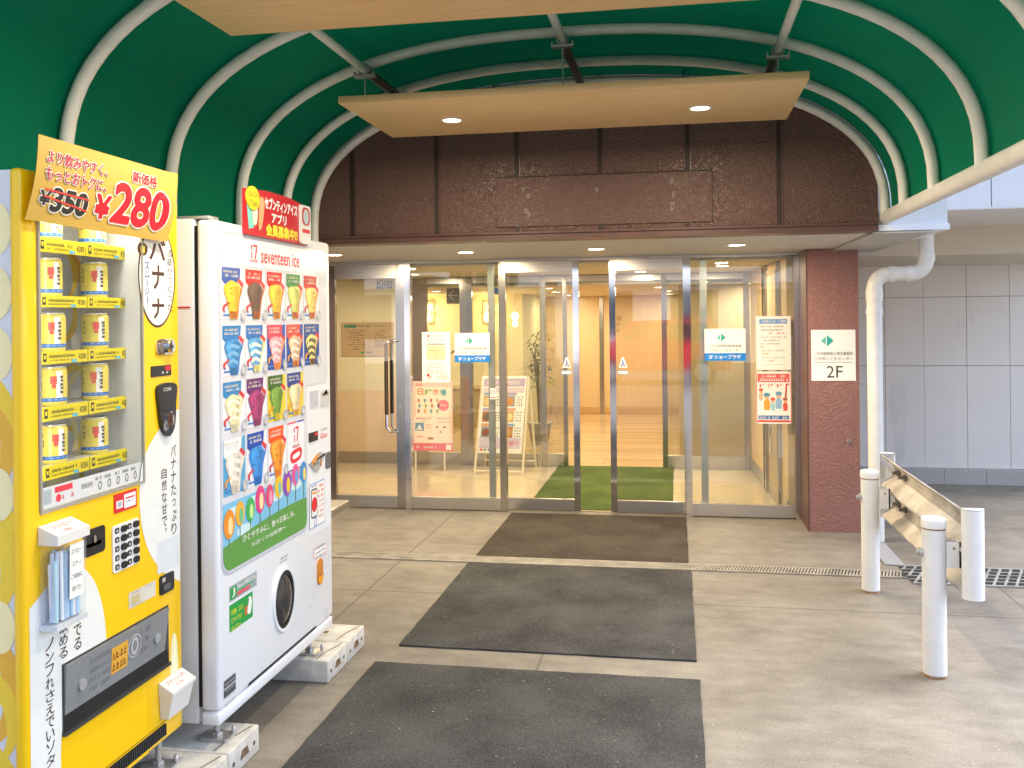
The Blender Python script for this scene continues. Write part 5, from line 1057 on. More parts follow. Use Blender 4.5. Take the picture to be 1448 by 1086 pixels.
# ================================================================ WHITE ICE CREAM MACHINE
XW = -1.575
def wp(px, py, x=XW): v = onplane(px, py, 0, x); return v.y, v.z
def wl_(pts): return [wp(*p) for p in pts]
IM = thing('ice_cream_machine', (-1.95, 3.52, 0), 'white ice cream vending machine with rows of cone pictures on its front', 'vending machine')
V0, V1, VB, VT = 2.985, 4.066, .192, 1.955
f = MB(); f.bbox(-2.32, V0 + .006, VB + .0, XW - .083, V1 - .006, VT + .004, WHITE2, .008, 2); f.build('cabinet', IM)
f = MB(); f.bbox(XW - .07, V0, VB + .050, XW, V1, VT, WHITE, .016, 4); f.build('door', IM)
f = MB(); f.bbox(XW - .07, V0 + .002, VB + .0, XW - .002, V1 - .002, VB + .045, WHITE, .008, 2); f.build('kick_plate', IM)
f = MB(); f.box(XW - .0825, V0 + .012, VB + .06, XW - .0705, V1 - .012, VT - .02, BLACKM); f.build('door_gasket', IM)
f = MB(); f.bbox(XW - .16, V0 + .02, VT + .0045, XW - .03, V0 + .09, VT + .016, GALV, .003, 1); f.bbox(XW - .13, V0 + .1, VT + .0045, XW - .10, V0 + .35, VT + .012, GALV, .003, 1); f.build('top_hinge', IM)
f = MB(); zz = wp(268, 432)[1]; f.rect(Fr((0, V0 + .0055, 0), (1, 0, 0), (0, 0, 1)), -1.75, 1.647, -1.672, 1.653, 0.0006, RED); f.build('red_line', IM)
FW = FX(XW); SHEET = M('display film', (.72, .75, .84), .12, var=.008, rvar=.02, coat=.5); EDGE = M('display edge', (.50, .52, .60), .3)
# display outline (stepped on the right)
c0 = wp(312, 330); dy0 = 3.012; dtop = wp(312, 328)[1]; a_r = wp(461, 370); b_r = wp(455, 541); c_r = wp(431, 560); bot_r = wp(430, 757); bot_l = wp(320, 813)
D1, D2 = a_r[0] - .005, wp(433, 650)[0]; DZ = (wp(455, 541)[1]); DB = bot_l[1]
out = arc(D1 - .04, dtop - .04, .04, 90, 0, 6) + arc(D1 - .03, DZ + .03, .03, 0, -90, 5) + [(D2 + .02, DZ)] + arc(D2 + .02 - .0, DZ - .02, .02, 90, 180, 4) + arc(D2 - .04, DB + .04, .04, 0, -90, 6) + arc(dy0 + .06, DB + .06, .06, 270, 180, 6) + arc(dy0 + .03, dtop - .03, .03, 180, 90, 5)
def grow(P_, d): cx = sum(p[0] for p in P_) / len(P_); cz = sum(p[1] for p in P_) / len(P_); return [(p[0] + math.copysign(d, p[0] - cx), p[1] + math.copysign(d, p[1] - cz)) for p in P_]
f = MB(); f.prism(FW, grow(out, .006), 0, .0012, EDGE); f.prism(FW, out, .0012, .0024, SHEET); disp = f.build('display_panel', IM)
n0 = .0030
f = MB(); hz0 = wp(312, 373)[1]; f.rect(FW, dy0 + .004, hz0 + .002, D1 - .14, dtop - .008, n0, ink('f0f2fa', .2)); f.rect(FW, D1 - .132, hz0 + .012, D1 - .006, dtop - .03, n0, ink('e6e9f4', .2)); f.build('header_film', IM)
f = MB(); RL = ink('e0303e'); a = (*wp(368, 376.0), *wp(422, 351)); zt_ = (wp(368, 352)[1] + wp(422, 360)[1]) / 2; zb_ = (wp(368, 374)[1] + wp(422, 378)[1]) / 2
f.text(FW, 'seventeen ice', wp(368, 360)[0], zb_ + .002, wp(422, 365)[0], zt_, n0 + .0006, RL, .012); f.build('header_lettering', IM); f = MB()
ly, lz = wp(352.5, 355)
def logo17(f, y0, z0, y1, z1, n):
    w_, h = y1 - y0, z1 - z0
    f.poly(FW, [(y0 + w_ * .02, z0 + h * .86), (y0 + w_ * .30, z0 + h), (y0 + w_ * .30, z0 + h * .62), (y0 + w_ * .16, z0 + h * .62), (y0 + w_ * .16, z0 + h * .80)], n, RL); f.rect(FW, y0 + w_ * .16, z0, y0 + w_ * .30, z0 + h * .48, n, RL)
    f.poly(FW, [(y0 + w_ * .45, z0 + h), (y0 + w_, z0 + h), (y0 + w_, z0 + h * .72), (y0 + w_ * .80, z0), (y0 + w_ * .62, z0), (y0 + w_ * .82, z0 + h * .72), (y0 + w_ * .82, z0 + h * .85), (y0 + w_ * .45, z0 + h * .85)], n, RL)
logo17(f, wp(352.5, 355)[0], wp(352.5, 365)[1], wp(362.5, 355)[0], wp(352.5, 345)[1], n0 + .0006); greek(f, FW, wp(352.5, 365)[0], wp(363.5, 365)[0], wp(352.5, 370)[1], .012, n0 + .0006, RL, 8); f.build('header_mark', IM)
# product cards
def shade(h, k): c = [int(h[i:i + 2], 16) for i in (0, 2, 4)]; return '%02x%02x%02x' % tuple(max(0, min(255, int(v * k))) for v in c)
def photo(h, r=.3):
    """mottled half-tone print"""
    return M('photo print ' + h, h, r, var=.16, vscale=55, rvar=.05, detail=6)
def card(y0, z0, y1, z1, bn, ice, cone, bg=None, sw=None, style=0):
    t_ = None; f = MB(); w_, h = y1 - y0, z1 - z0; n = n0; P_ = lambda u, v: (y0 + u * w_, z0 + v * h); B_ = lambda u, v: P_(.46 + (u - .48) * 1.5, v * 1.04 + .015 * math.sin(u * 23 + y0 * 40 + z0 * 17) * (v > .5))
    f.rect(FW, y0, z0, y1, z1, n, ink(bg, .2) if bg else ink('e9ecf6', .2)); n += .0005
    if not bg: f.poly(FW, [P_(.02, 1), P_(.02, .74), P_(.30, .60), P_(.80, .66), P_(.86, 1)], n, ink(bn, .2))
    else: f.poly(FW, [P_(.02, 1), P_(.02, .72), P_(.20, .62), P_(.78, .62), P_(.84, 1)], n, ink(bn, .2))
    n += .0005
    wrp = spline([P_(.64, .62), P_(.78, .78), P_(.97, .66), P_(.90, .52), P_(.80, .36), P_(.72, .04), P_(.60, .02), P_(.62, .3)], 4, True); f.poly(FW, wrp, n, photo(shade(cone, 1.08)))
    f.poly(FW, [P_(.70, .76), P_(.80, .80), P_(.99, .70), P_(.92, .62)], n + .0004, ink('d8404a', .25)); f.poly(FW, [P_(.72, .73), P_(.90, .61), P_(.90, .585), P_(.72, .70)], n + .0007, ink('f4e6e0', .25))
    body = spline([B_(.24, .60), B_(.30, .67), B_(.45, .71), B_(.62, .69), B_(.72, .60), B_(.70, .48), B_(.66, .34), B_(.62, .16), B_(.60, .02), B_(.42, .01), B_(.38, .16), B_(.30, .38), B_(.24, .52)], 4, True); f.poly(FW, body, n + .0009, photo(ice))
    f.poly(FW, spline([B_(.30, .60), B_(.38, .66), B_(.48, .67), B_(.46, .5), B_(.42, .3), B_(.38, .3), B_(.33, .46)], 4, True), n + .0013, photo(shade(ice, 1.12)))
    f.poly(FW, spline([B_(.56, .60), B_(.66, .62), B_(.67, .5), B_(.60, .2), B_(.55, .2), B_(.58, .45)], 4, True), n + .0013, photo(shade(ice, .84)))
    if sw:
        for k in range(3): f.poly(FW, spline([B_(.28 + .03 * k, .56 - .15 * k), B_(.46, .62 - .15 * k), B_(.66 - .02 * k, .56 - .15 * k), B_(.64 - .02 * k, .50 - .15 * k), B_(.46, .55 - .15 * k), B_(.31 + .03 * k, .49 - .15 * k)], 4, True), n + .0017, ink(sw, .3))
    else:
        rc = random.Random(int(y0 * 1000 + z0 * 777))
        for k in range(7): u_, v_ = rc.uniform(.32, .62), rc.uniform(.24, .62); f.ell(FW, *B_(u_, v_), w_ * rc.uniform(.015, .05), h * rc.uniform(.008, .022), n + .0017 + k * 2e-5, ink(shade(ice, rc.choice((.72, .8, 1.2))), .3), 9)
    f.poly(FW, spline([B_(.31, .57), B_(.345, .63), B_(.36, .60), B_(.345, .45), B_(.33, .42)], 3, True), n + .0019, ink(shade(ice, 1.3), .3))
    f.poly(FW, [B_(.40, .15), B_(.62, .15), B_(.60, .015), B_(.42, .01)], n + .0021, photo(cone))
    for k in range(2): f.poly(FW, [B_(.42 + .08 * k, .14), B_(.46 + .08 * k, .14), B_(.52 + .05 * k, .02), B_(.49 + .05 * k, .02)], n + .0024, ink(shade(cone, .8), .4))
    greek(f, FW, *(P_(.08, 0)[0], P_(.7, 0)[0]), P_(0, .90)[1], h * .045, n + .0004, ink('f2ead2'), int(y0 * 100)); greek(f, FW, *(P_(.10, 0)[0], P_(.74, 0)[0]), P_(0, .82)[1], h * .055, n + .0004, ink('f7f4ea'), int(y0 * 100) + 1)
    f.poly(FW, [P_(.04, .26), P_(.30, .34), P_(.32, .30), P_(.12, .23), P_(.12, .17), P_(.04, .15)], n + .0010, ink('d83a44' if not bg else 'e8a23a', .3))
    f.rect(FW, *P_(.08, .13), *P_(.14, .165), n + .0004, ink('2a4fa0')); f.rect(FW, *P_(.06, .065), *P_(.34, .10), n + .0004, ink('3a78c8'))
    t_ = f.build('product_card', IM)
    f = MB(); b = P_(.94, .09); f.ring(FW, b[0], b[1], .013, .0195, n, n + .004, M('button ring', (.62, .66, .72), .25, .4), 18, 1.15); f.ell(FW, b[0], b[1], .013, .015, n + .001, M('button face', (.62, .63, .68), .2), 16, n + .0025); f.build('select_button', t_)
rowz = []
R1 = (wp(312, 376), wp(312, 454)); R2 = (wp(313, 460), wp(313, 535)); R3 = (wp(313, 541), wp(314, 617)); R4 = (wp(315, 623), wp(315, 707))
yc0 = wp(311.7, 400)[0]; pitch = (wp(428.5, 430)[0] - yc0) / 4; cw = pitch * .93
spec = [
 [('1d56b0', 'f2c832', 'c8702f'), ('d8222a', '6a5048', 'a85a32'), ('d42028', 'f0c440', 'c87a3a'), ('3a8f4a', 'd4d878', 'c8603a'), ('d02a38', 'f3d678', 'c8683a')],
 [('2a7fc8', '3a8fd0', '2f78b8', None, '78b8e8'), ('2a74c4', '58a8e0', 'e8d88a', None, 'f2f4ee'), ('e04a68', 'f2a8b8', 'e88a3a', '1f58b8', 'f7d8de'), ('e0504a', 'd8b898', 'c8743a', '1f50ac', 'f0e6da'), ('2a58a0', 'e8dc8a', '6a4a38', '1d4fa4', '5a5a52')],
 [('2f88c8', 'ece2b4', 'd8d0b0', None, 'f6f0dc'), ('6a2f78', 'a83f78', '8a3a6a'), ('3f6a34', '7aa04a', 'e0c23a', 'e8d24a', None), ('2a4a98', 'e8dcb0', 'd8a84a', 'e6cf4a', None)],
 [('e8eef4', 'ded6cc', 'd8cfc0', '58a8d8', 'f2ece4'), ('1d4fb4', '3a90e0', '2a70c8'), ('ee5a28', 'f79a3a', 'f0862f')]]
for r_, (row, (za, zb_)) in enumerate(zip(spec, (R1, R2, R3, R4))):
    for c_, s_ in enumerate(row):
        y = yc0 + c_ * pitch; card(y, zb_[1] + .006, y + cw, za[1] - .002, s_[0], s_[1], s_[2], s_[3] if len(s_) > 3 else None, s_[4] if len(s_) > 4 else None)
y = yc0 + 3 * pitch; z1_, z0_ = R4[0][1] - .002, R4[1][1] + .006; f = MB(); f.rect(FW, y, z0_, y + cw, z1_, n0, ink('eef0f8', .2)); logo17(f, y + cw * .34, z0_ + .115, y + cw * .66, z1_ - .022, n0 + .0006); greek(f, FW, y + cw * .3, y + cw * .72, z0_ + .092, .014, n0 + .0006, RL, 3); f.poly(FW, spline([(y + cw * .2, z0_ + .075), (y + cw * .8, z0_ + .085), (y + cw * .78, z0_ + .04), (y + cw * .25, z0_ + .03)], 5, True), n0 + .0006, RL); f.poly(FW, spline([(y + cw * .32, z0_ + .062), (y + cw * .7, z0_ + .070), (y + cw * .68, z0_ + .052), (y + cw * .34, z0_ + .045)], 5, True), n0 + .001, ink('f4f0f2')); f.rect(FW, y, z1_ - .006, y + cw * .5, z1_, n0 + .0006, RL); f.rect(FW, y + cw * .55, z1_ - .006, y + cw, z1_, n0 + .0006, ink('3a58b8')); f.rect(FW, y, z0_, y + cw, z0_ + .005, n0 + .0006, ink('8a3a7a')); f.build('brand_card', IM)
# banner of ice cream trees over a green hill
bt = wp(316, 714)[1]; be = D2 - .008; bs = dy0 + .004
SKYB = ink('7cc0e8', .3); HILL = ink('5f9a4a', .35)
f = MB(); pts = [(bs, DB + .075), (be, DB + .13), (be, bt), (bs, bt)]; f.poly(FW, pts, n0, SKYB)
hl = [(bs, DB + .10)] + [(bs + (be - bs) * i / 12, DB + .10 + .04 * math.sin(i / 12 * 1.9)) for i in range(1, 13)] + arc(be - .035, DB + .045, .035, 0, -90, 5) + arc(bs + .055, DB + .065, .055, 270, 180, 6); f.poly(FW, hl, n0 + .0008, HILL)
for u, z, a_, b_ in ((.1, .02, .05, .02), (.35, .015, .08, .025), (.6, .03, .06, .02), (.85, .02, .07, .02), (.22, .10, .06, .02)): f.ell(FW, bs + u * (be - bs), bt - z - .02, a_, b_, n0 + .0004, ink('cfe8f4', .3), 18)
f.build('banner_picture', IM)
f = MB(); cols = ['e8922f', 'f2b23a', '3fae5a', 'e03f8a', 'd84a78', 'f2c22f', '8a4ab8', 'e85a9a', '3a8fd8']
for i, cc in enumerate(cols):
    u = .06 + i * .112; y = bs + u * (be - bs); z = DB + .17 + .085 * u + .012 * (i % 2); s_ = .036 if i % 3 else .042
    f.fbox(FW, y - .003, z - .11, y + .003, z - .02, n0 + .0012, n0 + .0015, ink('6a8a5a')); f.ell(FW, y, z, s_, s_ * 1.25, n0 + .0018, ink(cc, .3), 16); f.ell(FW, y + .008, z - .008, s_ * .42, s_ * .78, n0 + .0022, ink(['f6dca0', '6abf8a', 'c8e8a0', 'f4e2b0', 'f0a0c0', '7ac0b8', 'f2c83a', '5a9fe0', 'f2d060'][i], .3), 14)
f.build('ice_cream_trees', IM)
f = MB(); f.text(FW, 'ひとやすみに、食べる楽しみ。', bs + .15, DB + .085, be - .13, DB + .112, n0 + .0014, WPAP, .005); f.text(FW, 'お近くの自販機へ', bs + .22, DB + .052, be - .22, DB + .068, n0 + .0014, WPAP); f.build('banner_lettering', IM)
# control column
def wr(x0, y0, x1, y1): return (*wp(x0, y1), *wp(x1, y0))
f = MB(); f.prism(FW, [wp(436, 560)[:1] + (DZ - .012,), (V1 - .018, DZ - .012), (V1 - .018, bot_r[1] - .02), (wp(436, 560)[0], bot_r[1] - .02)], 0, .0006, WHITE); f.build('control_column', IM)
a = wr(438, 551, 449, 577); f = MB(); f.fbox(FW, *a, .0006, .004, M('grey keypad', (.50, .52, .58), .3)); f.build('keypad_plate', IM)
a = wr(453, 550, 464, 575); f = MB(); f.fbox(FW, *a, .0006, .005, M('pale grey plate', (.60, .60, .60), .3)); f.rect(FW, a[0] + .012, a[1] + .045, a[2] - .012, a[3] - .012, .0056, ink('8a7a5a')); f.poly(FW, [(a[0] + .02, a[3] - .02), (a[2] - .02, a[3] - .02), (a[2] - .035, a[1] + .075), (a[2] - .02, a[1] + .05), (a[0] + .02, a[1] + .05)], .0062, ink('d8d8d0')); f.build('bill_reader', IM)
a = wr(436.5, 609, 448.5, 626); f = MB(); f.fbox(FW, *a, .0006, .004, BLACK); f.rect(FW, a[0] + (a[2] - a[0]) * .6, a[1] + .022, a[2] - .008, a[3] - .005, .0046, RED); f.build('card_reader', IM)
a = wr(452.5, 610, 462.5, 621); f = MB(); f.text(FW, 'Glico', a[0], a[1], a[2], a[3], .0012, ink('e0304a'), .01); greek(f, FW, a[0], a[2], a[3] + .012, .008, .0012, GRY, 4); f.build('maker_lettering', IM)
a = wr(437, 630, 458, 672); f = MB(); cy_ = (a[0] + a[2]) / 2; PLG = M('coin plate', (.50, .51, .53), .3, .3); f.prism(FW, spline([(a[0] + .01, a[3] - .055), (cy_ + .025, a[3] - .02), (a[2], a[3] - .045), (a[2], a[1] + .07), (cy_, a[1]), (a[0], a[1] + .045)], 5, True), .0006, .005, PLG); f.poly(FW, [(a[0] + .025, a[1] + .06), (cy_ + .01, a[1] + .085), (cy_ + .01, a[1] + .065), (a[0] + .025, a[1] + .035)], .0056, ink('e8923a')); f.fbox(FW, cy_ + .03, a[3] - .085, cy_ + .045, a[3] - .05, .005, .006, ink('b8743a')); greek(f, FW, a[0] + .03, cy_ + .015, a[3] - .07, .014, .0056, GRY, 5); f.build('coin_plate', IM)
a = wr(460, 636, 466.5, 667); f = MB(); f.prism(FW, rrect(a[0], a[1] + .01, a[2], a[3] - .006, .013), .0006, .004, M('slot frame', (.12, .12, .13), .35)); f.fbox(FW, (a[0] + a[2]) / 2 - .003, a[1] + .04, (a[0] + a[2]) / 2 + .004, a[3] - .05, .004, .0045, CHROME); f.build('coin_slot', IM)
a = (*wp(437.5, 750), *wp(458.5, 683)); a = (a[0], a[1], a[2], wp(437.5, 686)[1]); f = MB(); f.rect(FW, *a, .0012, ink('4a8fd0')); f.rect(FW, a[0] + .004, a[1] + .004, a[2] - .004, a[3] - .004, .0016, WPAP); w_ = a[2] - a[0]; h = a[3] - a[1]
f.poly(FW, rrect(a[0] + w_ * .10, a[1] + h * .22, a[0] + w_ * .5, a[3] - h * .12, .012), .0020, ink('4a5058')); f.poly(FW, rrect(a[0] + w_ * .14, a[1] + h * .26, a[0] + w_ * .46, a[3] - h * .16, .008), .0024, ink('e8ecef')); f.ell(FW, a[0] + w_ * .3, a[1] + h * .52, w_ * .17, h * .17, .0028, RED, 20); f.rect(FW, a[0] + w_ * .18, a[3] - h * .25, a[0] + w_ * .42, a[3] - h * .19, .0028, ink('efa03a'))
for i in range(7): greek(f, FW, a[0] + w_ * .56, a[2] - w_ * .08, a[3] - h * (.14 + .115 * i), h * .07, .0020, ink(['d8404a', 'd8404a', 'e2605a', 'e04050', 'd8404a', 'e8785a', 'd8904a'][i]), i)
f.ring(FW, a[0] + w_ * .36, a[1] + h * .12, .012, .016, .0020, .0024, ink('3a78c8'), 16, 1.4); greek(f, FW, a[0] + w_ * .12, a[0] + w_ * .5, a[3] - h * .08, h * .05, .002, ink('3a6fb8'), 9); f.build('app_poster', IM)
# lower door
f = MB(); a = wr(443.5, 774, 462, 786); pts = [wp(443.5, 776), wp(462, 768), wp(462, 783), wp(443.5, 790)]
f.poly(FW, pts, .0006, ink('d8707a')); cx = sum(p[0] for p in pts) / 4; cz = sum(p[1] for p in pts) / 4; f.poly(FW, [(cx + (p[0] - cx) * .94, cz + (p[1] - cz) * .92) for p in pts], .0010, WPAP)
for i in range(3): greek(f, FW, pts[0][0] + .012, pts[1][0] - .014, cz + .018 - i * .02, .008, .0014, ink('4a5a9a'), i)
f.build('notice_sticker', IM)
c_ = wp(452, 808); f = MB(); f.prism(FW, rrect(c_[0] - .033, c_[1] - .058, c_[0] + .033, c_[1] + .058, .032, 8), 0, .004, M('amber plastic', (.62, .24, .04), .25)); f.prism(FW, [(c_[0] - .030, c_[1] - .02), (c_[0] + .030, c_[1] - .02), (c_[0] + .030, c_[1] - .03)] + arc(c_[0], c_[1] - .026, .029, 0, -180, 8), .004, .007, M('orange plastic', (.85, .36, .02), .3)); f.fbox(FW, c_[0] - .031, c_[1] - .018, c_[0] + .031, c_[1] - .014, .004, .0045, DARKST); f.build('coin_return', IM)
c_ = wp(400.5, 847); f = MB(); ra = (wp(415, 840)[0] - wp(385.5, 850)[0]) / 2; rb = (wp(400, 804)[1] - wp(400, 892)[1]) / 2
f.ring(FW, c_[0], c_[1], ra * .93, ra * 1.03, 0, .010, WHITE, 40, rb / ra); f.ring(FW, c_[0], c_[1], ra * .80, ra * .929, 0, .007, BLACK, 40, rb / ra); port = f.build('pickup_port', IM)
f = MB(); SMK = M('smoked door', (.035, .035, .038), .12, var=.3, coat=.4); k = 24
ring_ = [[(c_[0] + ra * .80 * s_ * math.cos(q * 2 * math.pi / k), c_[1] + rb * .80 * s_ * math.sin(q * 2 * math.pi / k), d_) for q in range(k)] for s_, d_ in ((1, .003), (.75, .012), (.4, .018), (.05, .02))]
vs = [FW(*p) for r in ring_ for p in r]; f.add(vs, [(i * k + q, i * k + (q + 1) % k, (i + 1) * k + (q + 1) % k, (i + 1) * k + q) for i in range(3) for q in range(k)] + [tuple(range(3 * k, 4 * k))], SMK, True); f.build('port_door', port)
f = MB(); greek(f, FW, wp(396, 788)[0], wp(407, 788)[0], wp(400, 790)[1], .008, .0006, GRY, 3); greek(f, FW, wp(396, 788)[0], wp(406, 788)[0], wp(400, 795)[1], .008, .0006, GRY, 4); f.build('small_print', IM)
P4 = wl_([(324, 828.5), (362.7, 809), (362.7, 829), (324, 850.6)]); z1_ = (P4[0][1] + P4[1][1]) / 2; z0_ = (P4[2][1] + P4[3][1]) / 2; f = MB(); y0, y1 = P4[0][0], P4[1][0]
f.rect(FW, y0, z0_, y1, z1_, .0006, ink('9aa6aa')); f.rect(FW, y0 + .006, z0_ + .005, y0 + .055, z1_ - .006, .001, ink('1f9a4a')); f.text(FW, 'J', y0 + .02, z0_ + .012, y0 + .04, z1_ - .012, .0014, WPAP, .02); f.rect(FW, y0 + .06, z0_ + .006, y0 + .16, z0_ + .020, .001, ink('d85a68')); f.rect(FW, y0 + .06, z0_ + .022, y0 + .19, z0_ + .030, .001, ink('4aae7a')); f.text(FW, 'Non FREON', y0 + .065, z1_ - .026, y1 - .012, z1_ - .008, .001, WPAP); f.build('eco_sticker', IM)
P4 = wl_([(324, 854), (357, 838.5), (357, 872), (324.5, 894.5)]); z1_ = (P4[0][1] + P4[1][1]) / 2; z0_ = (P4[2][1] + P4[3][1]) / 2; y0, y1 = P4[0][0], P4[1][0]; f = MB()
f.rect(FW, y0, z0_, y1, z1_, .0006, ink('1c9a45')); 
for i, s_ in enumerate(('空容器、ゴミは', 'リサイクル', 'ボックスへ')): f.text(FW, s_, y0 + .014, z1_ - .040 - i * .030, y0 + .104 - .008 * i, z1_ - .020 - i * .030, .001, ink('e8e23a'), .01)
f.poly(FW, spline([(y1 - .045, z0_ + .03), (y1 - .03, z0_ + .075), (y1 - .045, z1_ - .02), (y1 - .02, z1_ - .012), (y1 - .008, z0_ + .06), (y1 - .02, z0_ + .02)], 4, True), .001, WPAP); f.ell(FW, y1 - .056, z1_ - .055, .012, .02, .0012, ink('c86a3a'), 12); f.build('recycling_sticker', IM)
P4 = wl_([(316, 964), (333, 951), (333, 974), (316, 989)]); z1_ = (P4[0][1] + P4[1][1]) / 2; z0_ = (P4[2][1] + P4[3][1]) / 2; y0, y1 = P4[0][0], P4[1][0]; f = MB(); zm = (z0_ + z1_) / 2
f.rect(FW, y0, zm + .002, y1, z1_, .0006, ink('55585c')); f.rect(FW, y0, z0_, y1, zm - .002, .0006, ink('4a4d52')); 
for i in range(4): greek(f, FW, y0 + .008, y1 - .008, z1_ - .018 - i * .024, .007, .001, ink('b8bcc0'), i)
f.build('rating_plate', IM)
P4 = wl_([(349.4, 982), (352, 963), (446, 888.4), (447.5, 902)]); z1_ = (P4[1][1] + P4[2][1]) / 2; z0_ = VB + .056; f = MB(); y0, y1 = P4[1][0], P4[2][0]
f.prism(FW, [(y0 - .012, z0_), (y1 + .012, z0_), (y1, z1_), (y0, z1_)], 0, .001, BLACKM)
for i in range(5): f.fbox(FW, y0, z0_ + .008 + i * (z1_ - z0_ - .01) / 5, y1 - .002, z0_ + .011 + i * (z1_ - z0_ - .01) / 5, .001, .005, M('grille dark', (.06, .06, .06), .5))
f.build('air_grille', IM)
c_ = wp(461, 866); f = MB(); f.ring(FW, c_[0], c_[1], .016, .018, .0006, .001, ink('c4c8d0'), 12, 1.4); f.build('embossed_mark', IM)
foot(IM, -1.645, 3.10, .1005, .195); foot(IM, -1.645, 3.95, .1005, .195); foot(IM, -2.2, 3.10, .1005, .195); foot(IM, -2.2, 3.95, .1005, .195)
# topper board
XT = XW + .012
q = [wp(349, 264, XT), wp(431, 292, XT), wp(436, 347, XT), wp(346.5, 331, XT)]
t = thing('topper_sign', (XT, 3.6, 1.92), 'red app board with yellow balloon along the top edge of the ice cream machine', 'sign'); F = FX(XT)
ty0, ty1, tz0, tz1 = q[3][0], q[2][0] - .10, (q[2][1] + q[3][1]) / 2, (q[0][1] + q[1][1]) / 2
RB = ink('c8202e', .3); f = MB(); f.prism(F, [(ty0, tz0), (ty1 + .10, tz0), (ty1 + .10, tz1 - .01), (ty1 + .03, tz1), (ty1 - .1, tz1 + .012), (ty0 + .2, tz1 + .012), (ty0, tz1 - .002)], -.0105, 0, RB); f.build('board', t); TH = tz1 - tz0
f = MB(); cb = wp(356.5, 280, XT); f.prism(F, [(cb[0] + .056 * math.cos(a_ * math.pi / 15), cb[1] + .045 * math.sin(a_ * math.pi / 15)) for a_ in range(30)] , .0006, .0040, ink('e2d62f', .3)); f.text(F, 'おいしい', cb[0] - .038, cb[1] + .004, cb[0] + .038, cb[1] + .026, .0045, ink('5a4a1a')); f.text(F, '17 ice', cb[0] - .034, cb[1] - .030, cb[0] + .03, cb[1] - .008, .0045, ink('5a4a1a')); f.build('balloon', t)
f = MB(); TXT = WPAP; f.btext(F, 'セブンティンアイス', ty0 + .17, tz0 + TH * .66, ty1 - .02, tz0 + TH * .93, .0008, TXT, .0022); f.btext(F, 'アプリ', ty0 + .23, tz0 + TH * .38, ty1 - .13, tz0 + TH * .60, .0008, TXT, .0022); f.build('title_lettering', t)
f = MB(); f.btext(F, '会員募集中!!', ty0 + .18, tz0 + TH * .06, ty1 - .02, tz0 + TH * .32, .0008, ink('f2e23a'), .0026); f.build('offer_lettering', t)
f = MB(); 
f.poly(F, [(ty0 + .01, tz0 + .14), (ty0 + .035, tz0 + .15), (ty0 + .075, tz0 + .03), (ty0 + .03, tz0 + .02)], .0008, ink('7ad0c8')); f.poly(F, spline([(ty0 + .065, tz0 + .05), (ty0 + .06, tz0 + .14), (ty0 + .08, tz0 + .165), (ty0 + .105, tz0 + .14), (ty0 + .098, tz0 + .05)], 4, True), .0012, ink('e6e2d0')); f.poly(F, spline([(ty0 + .11, tz0 + .03), (ty0 + .12, tz0 + .13), (ty0 + .14, tz0 + .155), (ty0 + .165, tz0 + .13), (ty0 + .14, tz0 + .04)], 4, True), .0016, ink('e8a878')); f.build('ice_pictures', t)
f = MB(); p0 = ty1 + .03; f.prism(F, rrect(p0 - .03, tz0 + .003, p0 + .075, tz0 + TH * .98, .014), .0005, .010, ink('e8eaea', .3)); f.poly(F, rrect(p0 - .02, tz0 + TH * .48, p0 + .065, tz0 + TH * .93, .03), .0106, ink('c2202e')); f.ell(F, p0 + .022, tz0 + TH * .7, .030, .033, .011, ink('b8c8d4'), 18); f.rect(F, p0 - .018, tz0 + .05, p0 + .063, tz0 + .066, .0106, ink('d8303a')); f.build('phone_cutout', t)

# ---------------------------------------------------------------- concrete blocks
def block(y0, label, x0=-2.42, x1=-1.525, w=.24):
    t = thing('concrete_block', ((x0 + x1) / 2, y0 + w / 2, 0), label, 'block', 'precast blocks under the vending machines')
    f = MB(); f.bbox(x0, y0, .0005, x1, y0 + w, .1, BLOCKC, .007, 2)
    f.build('block_body', t)
    f = MB(); f.prism(FX(x1), [(y0 + w / 2 - .035, .035), (y0 + w / 2 + .035, .035), (y0 + w / 2 + .022, .066), (y0 + w / 2 - .022, .066)], -.001, .0008, M('rusty recess', (.16, .10, .06), .9, var=.5, vscale=60)); f.ell(FX(x1), y0 + w - .045, .05, .009, .009, .0006, DARKST, 12); f.ell(FX(x1), y0 + .035, .045, .009, .009, .0006, DARKST, 12); f.build('lifting_recess', t)
    f = MB(); f.tube([(x1 - .06, y0 + .012, .1003), (x1 - .05, y0 + w * .45, .1006), (x1 - .018, y0 + w - .02, .1003)], .0025, M('crack dark', (.15, .14, .12), .9), 6); f.box(x1 - .17, y0 + .10, .1003, x1 - .14, y0 + .13, .1012, M('rusty recess', (.16, .10, .06), .9)); f.build('surface_groove', t)
block(3.868, 'concrete block under the far end of the ice cream machine, nearer one of two'); block(4.112, 'concrete block under the far end of the ice cream machine, farther one of two')
block(2.745, 'concrete block under the foot of the yellow drinks machine', x1=-1.545); block(2.989, 'concrete block under the near foot of the ice cream machine', x1=-1.545)
t = thing('steel_counter', (-2.2, 4.75, .58), 'low stainless steel ledge sticking out just behind the white ice cream machine', 'counter')
MB().bbox(-2.54, 4.35, .537, -1.834, 5.0, .581, STEELH, .004, 1).build('top', t); MB().box(-2.549, 4.45, .30, -2.50, 4.9, .536, DARKST).build('wall_bracket', t)
